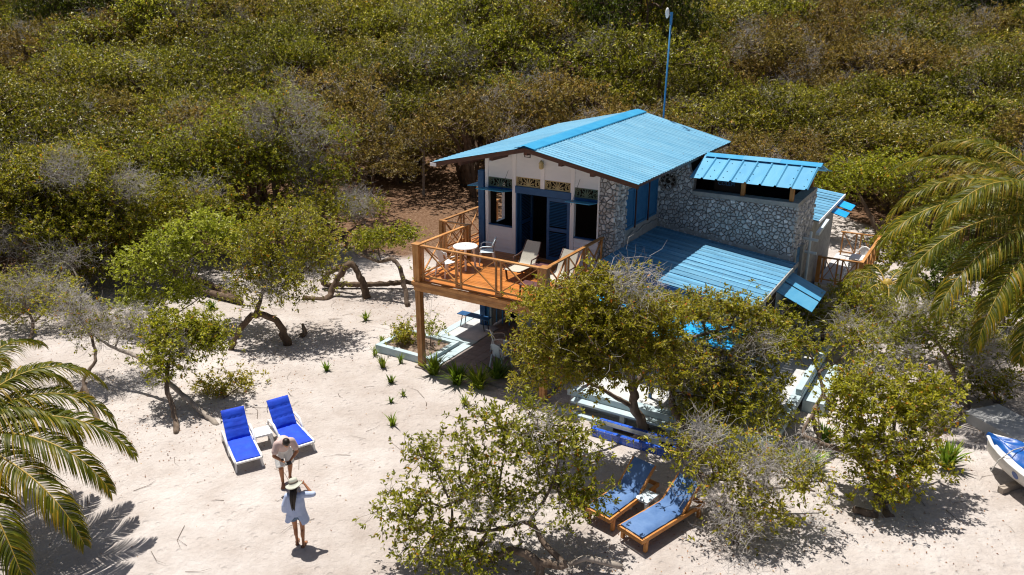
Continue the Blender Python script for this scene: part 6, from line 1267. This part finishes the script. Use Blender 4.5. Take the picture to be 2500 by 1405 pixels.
# ------------------------------------------------------------------ palms
def frond(t, p0, heading, pitch0, length, droop, seed, nl=62, lf=0.62, roll=0.0):
    """arching frond: rachis plus drooping leaflets"""
    rs = np.random.RandomState(seed); n = 22; pts = [Vector(p0)]; el = pitch0; seg = length/n; h = Vector((math.cos(heading), math.sin(heading), 0))
    for i in range(n):
        d = h*math.cos(el)+Vector((0, 0, math.sin(el))); pts.append(pts[-1]+d*seg); el -= droop/n*(0.6+0.9*i/n)
    o = M().tube(pts, list(np.linspace(0.030, 0.006, n+1)), 6).obj('frond', MAT['rachis'], t, smooth=True)
    P = np.array([tuple(p) for p in pts]); V = []; F = []; vv = []
    for i in range(nl):
        u = 0.16+0.84*i/(nl-1); fi = u*n; k = min(int(fi), n-1); c = P[k]+(P[k+1]-P[k])*(fi-k); tan = unit(P[k+1]-P[k]); side = unit(np.cross(tan, [0, 0, 1.0])); upv = np.cross(side, tan)
        ll_ = lf*(math.sin(math.pi*min(1, 0.18+u*0.80))**0.6)*rs.uniform(0.88, 1.08)+0.06
        for s in (-1, 1):
            if rs.rand() < 0.03: continue
            d0 = unit(side*s*math.cos(roll*s*0.3)+tan*(0.40+0.75*u)+upv*(0.28+0.15*s*roll)+rs.normal(size=3)*0.06); q = [c]; dcur = d0.copy(); L_ = ll_/4
            for j in range(4): q.append(q[-1]+dcur*L_); dcur = unit(dcur+np.array([0, 0, -1])*(0.42+0.24*j)*rs.uniform(0.7, 1.3))
            w = 0.034*rs.uniform(0.8, 1.15); wid = [0.5, 1.0, 0.9, 0.55, 0.05]; b = len(V); ws = unit(np.cross(d0, upv)); ro = rs.normal()*0.5; ws = unit(ws*math.cos(ro)+np.cross(d0, ws)*math.sin(ro))
            for pt, k_ in zip(q, wid): V.append(pt+ws*w*k_*0.5); V.append(pt-ws*w*k_*0.5)
            tint = np.clip(rs.normal(0.45, 0.18)+(0.35 if rs.rand() < 0.10 else 0), 0, 1)
            for j in range(4): F.append((b+2*j, b+2*j+1, b+2*j+3, b+2*j+2)); vv.append(min(1, tint+0.09*j))
    tag(link('leaflets', np_mesh('leaflets', np.array(V), np.array(F), vv), MAT['palm'], o), kind='stuff')
    return o
def palm(label, base, headp, fronds, seed, length, lf=0.62, nl=62):
    base = Vector(base); headp = Vector(headp); t = thing('palm_tree', label, 'palm', base); H_ = headp-base; m = M()
    n = 18; pts = [H_*(i/n)+Vector((0.25*math.sin(i/n*3.1), 0.1*math.sin(i/n*2), 0)) for i in range(n+1)]; pts[-1] = H_
    m.tube(pts, [0.17-0.05*i/n+0.012*(i % 2) for i in range(n+1)], 10); m.obj('trunk', MAT['driftwood'], t, smooth=True)
    M().ell(H_, (0.2, 0.2, 0.3), 10, 8).obj('crown_heart', MAT['rachis'], t, smooth=True)
    for i, (hd, pt, ln, dr) in enumerate(fronds): frond(t, H_+Vector((math.cos(math.radians(hd))*0.12, math.sin(math.radians(hd))*0.12, 0.1)), math.radians(hd), math.radians(pt), ln*length, math.radians(dr), seed*50+i, nl, lf, 0.2)
    return t
hL = at(-130, 1085, 14.0)
palm('coconut palm whose fronds reach in from the left edge', (hL.x-0.6, hL.y-0.6, 0), hL, [(46, 52, 0.95, 120), (10, 26, 1.02, 92), (-22, 8, 1.05, 80), (-40, -4, 1.0, 70), (64, 48, 0.85, 125), (28, 40, 0.95, 120), (-6, 20, 1.0, 90), (80, 62, 0.9, 110), (-62, 22, 1.0, 90), (15, 45, 0.8, 140), (100, 55, 0.9, 120), (140, 30, 1, 100), (190, 35, 1, 100), (230, 30, 1, 100), (270, 35, 1, 100)], 3, 3.75, 0.78, 120)
hR = at(2600, 540, 20.8)
palm('large coconut palm whose fronds sweep in from the right edge', (hR.x+0.5, hR.y-0.5, 0), hR, [(138, 42, 1.0, 82), (168, 40, 1.0, 105), (176, 24, 1.05, 85), (190, 12, 1.05, 78), (204, 4, 1.05, 75), (216, -8, 1.0, 70), (154, 15, 1.0, 72), (230, -15, 0.95, 70), (120, 55, 1.0, 100), (240, 10, 0.95, 95), (262, 0, 0.9, 80), (194, 48, 0.95, 120), (60, 45, 1, 110), (20, 35, 1, 100), (-20, 30, 1, 100), (-60, 25, 1, 100), (300, 15, 1, 90)], 5, 5.0, 0.86, 130)
hS = at(2165, 700, 26.3)
palm('young yellowish palm beside the rear terrace', (hS.x, hS.y, 0), hS, [(180, 35, 1, 110), (215, 20, 1, 90), (250, 10, 0.9, 90), (280, 20, 0.9, 90), (320, 30, 0.9, 110), (150, 45, 0.9, 120), (100, 50, 0.9, 120), (40, 40, 0.9, 110), (0, 35, 0.9, 100)], 7, 1.7, 0.5, 56)

# ------------------------------------------------------------------ strap-leaved clumps
def clump(label, px, py, n, h, w=0.022, spread=0.75, seed=0, group=None, name='strap_plant'):
    p = gz(px, py, 0); rs = np.random.RandomState(seed+900); V = []; F = []; vv = []
    w *= 1.45; n = int(n*1.3)
    for i in range(n):
        a = rs.uniform(0, 6.28); lean = rs.uniform(0.08, 1.0)*spread; L_ = h*rs.uniform(0.6, 1.15); base = np.array([rs.normal()*0.03*h/0.4, rs.normal()*0.03*h/0.4, -0.01]); d = unit(np.array([math.cos(a)*lean, math.sin(a)*lean, 1.0])); sd = np.array([-math.sin(a), math.cos(a), 0]); q = base; b = len(V); tint = np.clip(rs.normal(0.5, 0.2), 0, 1)
        for j, k in enumerate((0.8, 1.0, 0.85, 0.5, 0.06)):
            V += [q+sd*w*k, q-sd*w*k]; q = q+d*L_/4; d = unit(d+np.array([math.cos(a), math.sin(a), -0.35])*0.16*lean*(1+j))
        for j in range(4): F.append((b+2*j, b+2*j+1, b+2*j+3, b+2*j+2)); vv.append(tint)
    t = thing(name, label, 'plant', p, 0, group); tag(link('blades', np_mesh('blades', np.array(V), np.array(F), vv), MAT['strap'], t), kind='stuff'); M().lathe([(0.05*h, -0.03), (0.06*h, 0.04), (0.02*h, 0.06)], 7).obj('root_crown', MAT['soil'], t); return t
G = 'strap-leaved clumps in the sand'
clump('large strap-leaved clump at the foot of the balcony post', 1060, 915, 60, .75, .024, .8, 1); clump('large bright strap-leaved clump on the sand before the patio', 1115, 938, 70, .72, .024, .9, 2); clump('strap-leaved clump right of the brightest one, before the patio', 1170, 948, 70, .75, .024, .9, 3)
clump('dark strap-leaved clump half under the spreading tree', 1215, 930, 60, .8, .024, .9, 4)
clump('spiky clump on the sand near the arched trunk shade', 893, 782, 30, .38, .016, .8, 5); clump('pale spiky tuft on open sand below the arched tree', 796, 905, 22, .34, .016, .8, 6)
clump('upright yellowish tuft in front of the planter', 935, 897, 40, .42, .014, .5, 7); clump('short green tuft at the planter corner', 933, 835, 20, .25, .014, .6, 8); clump('upright tuft between the planter and the post', 978, 888, 22, .36, .014, .5, 9)
clump('flat tuft in open sand below the planter', 955, 935, 22, .3, .015, .9, 10); clump('tiny rosette beside the flat tuft', 985, 967, 14, .22, .014, .9, 11); clump('small rosette left of the tiny one on the sand', 955, 982, 16, .24, .014, 1.0, 12)
clump('single spiky plant alone on the sand right of the loungers', 958, 1040, 16, .42, .018, .7, 13); clump('pair-leaved tuft at the edge of the round bush', 1135, 990, 12, .42, .016, .7, 14); clump('small tuft near the round bush crown', 1205, 1010, 12, .36, .015, .7, 15)
clump('thin tuft left of the planter', 915, 868, 12, .4, .012, .6, 16)
clump('broad dark rosette between the leafy tree and the boat', 2312, 1140, 60, .72, .030, .9, 17); clump('bright strap-leaved clump under the crooked tree', 1965, 1150, 70, .75, .026, .9, 18); clump('second strap-leaved clump behind the crooked tree stem', 2010, 1080, 40, .6, .024, .9, 19); clump('dark round tuft at the foot of the leaning log', 518, 755, 40, .42, .02, .9, 20); clump('small tuft behind the leafy tree', 2275, 950, 26, .45, .018, .9, 21)
# shrubs in the planter
make_tree('planter_shrub', 'yellow-flecked round shrub in the planter box', hw(-1.45, 0.95, .17), [[tuple(hw(-1.45, .95, .17))+(.02,), tuple(hw(-1.4, 1.0, .45))+(.01,)], [tuple(hw(-1.45, .95, .17))+(.02,), tuple(hw(-1.6, .9, .4))+(.01,)]], [(*hw(-1.42, .95, .48), .36, .32, .26)], 90, 71, cat='shrub', per=14, ll=.08, vshift=.12)
make_tree('planter_sapling', 'thin bare-stemmed sapling in the planter by the post', hw(-0.45, 1.0, .17), [[tuple(hw(-.45, 1.0, .17))+(.014,), tuple(hw(-.4, 1.0, .6))+(.01,), tuple(hw(-.5, 1.05, 1.0))+(.006,)], [tuple(hw(-.4, 1.0, .6))+(.008,), tuple(hw(-.15, .95, .95))+(.005,)]], [(*hw(-.5, 1.05, 1.0), .16, .16, .14), (*hw(-.15, .95, .95), .15, .15, .12), (*hw(-.3, 1.0, .75), .2, .2, .15)], 26, 72, cat='plant', per=10, leaf='leaf_light')
make_tree('planter_sapling', 'leaning thin trunk growing out of the planter behind the post', hw(-0.95, 1.3, .17), [[tuple(hw(-.95, 1.3, .17))+(.035,), tuple(hw(-1.0, 1.4, .9))+(.03,), tuple(hw(-1.15, 1.5, 1.8))+(.02,), tuple(hw(-1.3, 1.7, 2.4))+(.008,)]], [(*hw(-1.0, 1.4, 1.0), .12, .12, .15), (*hw(-1.3, 1.7, 2.4), .2, .2, .2)], 20, 73, cat='plant', per=8, dry=.4)

# ------------------------------------------------------------------ scattered litter on the sand
rs = np.random.RandomState(9); n = 4200
x = rs.uniform(-15, 15, n); y = 10.5+rs.rand(n)**0.8*25; keep = (vnoise(x, y, 4, 31)+rs.rand(n)*0.6 > 0.92); hx = [to_h((a, b, 0)) for a, b in zip(x, y)]
keep &= np.array([not ((4.5 < h[0] < 11 and -1.3 < h[1]) or (-1.2 < h[0] < 4.6 and 0 < h[1])) for h in hx]); x, y = x[keep], y[keep]
tb = [gz(*q) for q in ((1325, 1425), (1795, 1335), (2165, 1262), (1995, 1145), (2268, 1075), (378, 800), (705, 842), (563, 857), (432, 1060), (245, 1042), (545, 975), (895, 728), (992, 748), (182, 748), (70, 835), (2010, 880), (2230, 860), (640, 900), (330, 900))]
x = np.concatenate([x]+[q.x+rs.normal(size=170)*1.3 for q in tb]); y = np.concatenate([y]+[q.y+rs.normal(size=170)*0.9-0.3 for q in tb]); n = len(x)
P = np.stack([x, y, terrain(x, y)+0.012], 1); a = rs.uniform(0, 6.28, n); D = np.stack([np.cos(a), np.sin(a), rs.uniform(-.1, .3, n)], 1); s = rs.uniform(0.02, 0.065, n)
tag(link('leaf_litter', leaves_mesh('leaf_litter', P, D, s, s*0.5, rs.rand(n), rs, 2.0), MAT['litter']), 'dry fallen leaves scattered over the sand', 'leaf litter', None, 'stuff')
n = 260; x = rs.uniform(-13, 13, n); y = 11+rs.rand(n)*20; hx = [to_h((a, b, 0)) for a, b in zip(x, y)]; keep = np.array([not ((4.5 < h[0] < 11.6 and -1.3 < h[1]) or (-2.2 < h[0] < 4.6 and 0 < h[1])) for h in hx]); x, y = x[keep], y[keep]; n = len(x)
a = rs.uniform(0, 6.28, n); L_ = rs.uniform(0.12, 0.6, n); z = terrain(x, y)+0.012; P0 = np.stack([x, y, z], 1); P1 = P0+np.stack([np.cos(a)*L_, np.sin(a)*L_, rs.uniform(0, .03, n)], 1); P2 = P1+np.stack([np.cos(a+.5)*L_*.6, np.sin(a+.5)*L_*.6, np.zeros(n)], 1); r = rs.uniform(.003, .008, n)
tag(link('fallen_twigs', sticks_mesh('fallen_twigs', np.concatenate([P0, P1]), np.concatenate([P1, P2]), np.concatenate([r, r*.8]), np.concatenate([r*.8, r*.4]), 4), MAT['bark']), 'thin fallen twigs scattered over the sand', 'twigs', None, 'stuff')
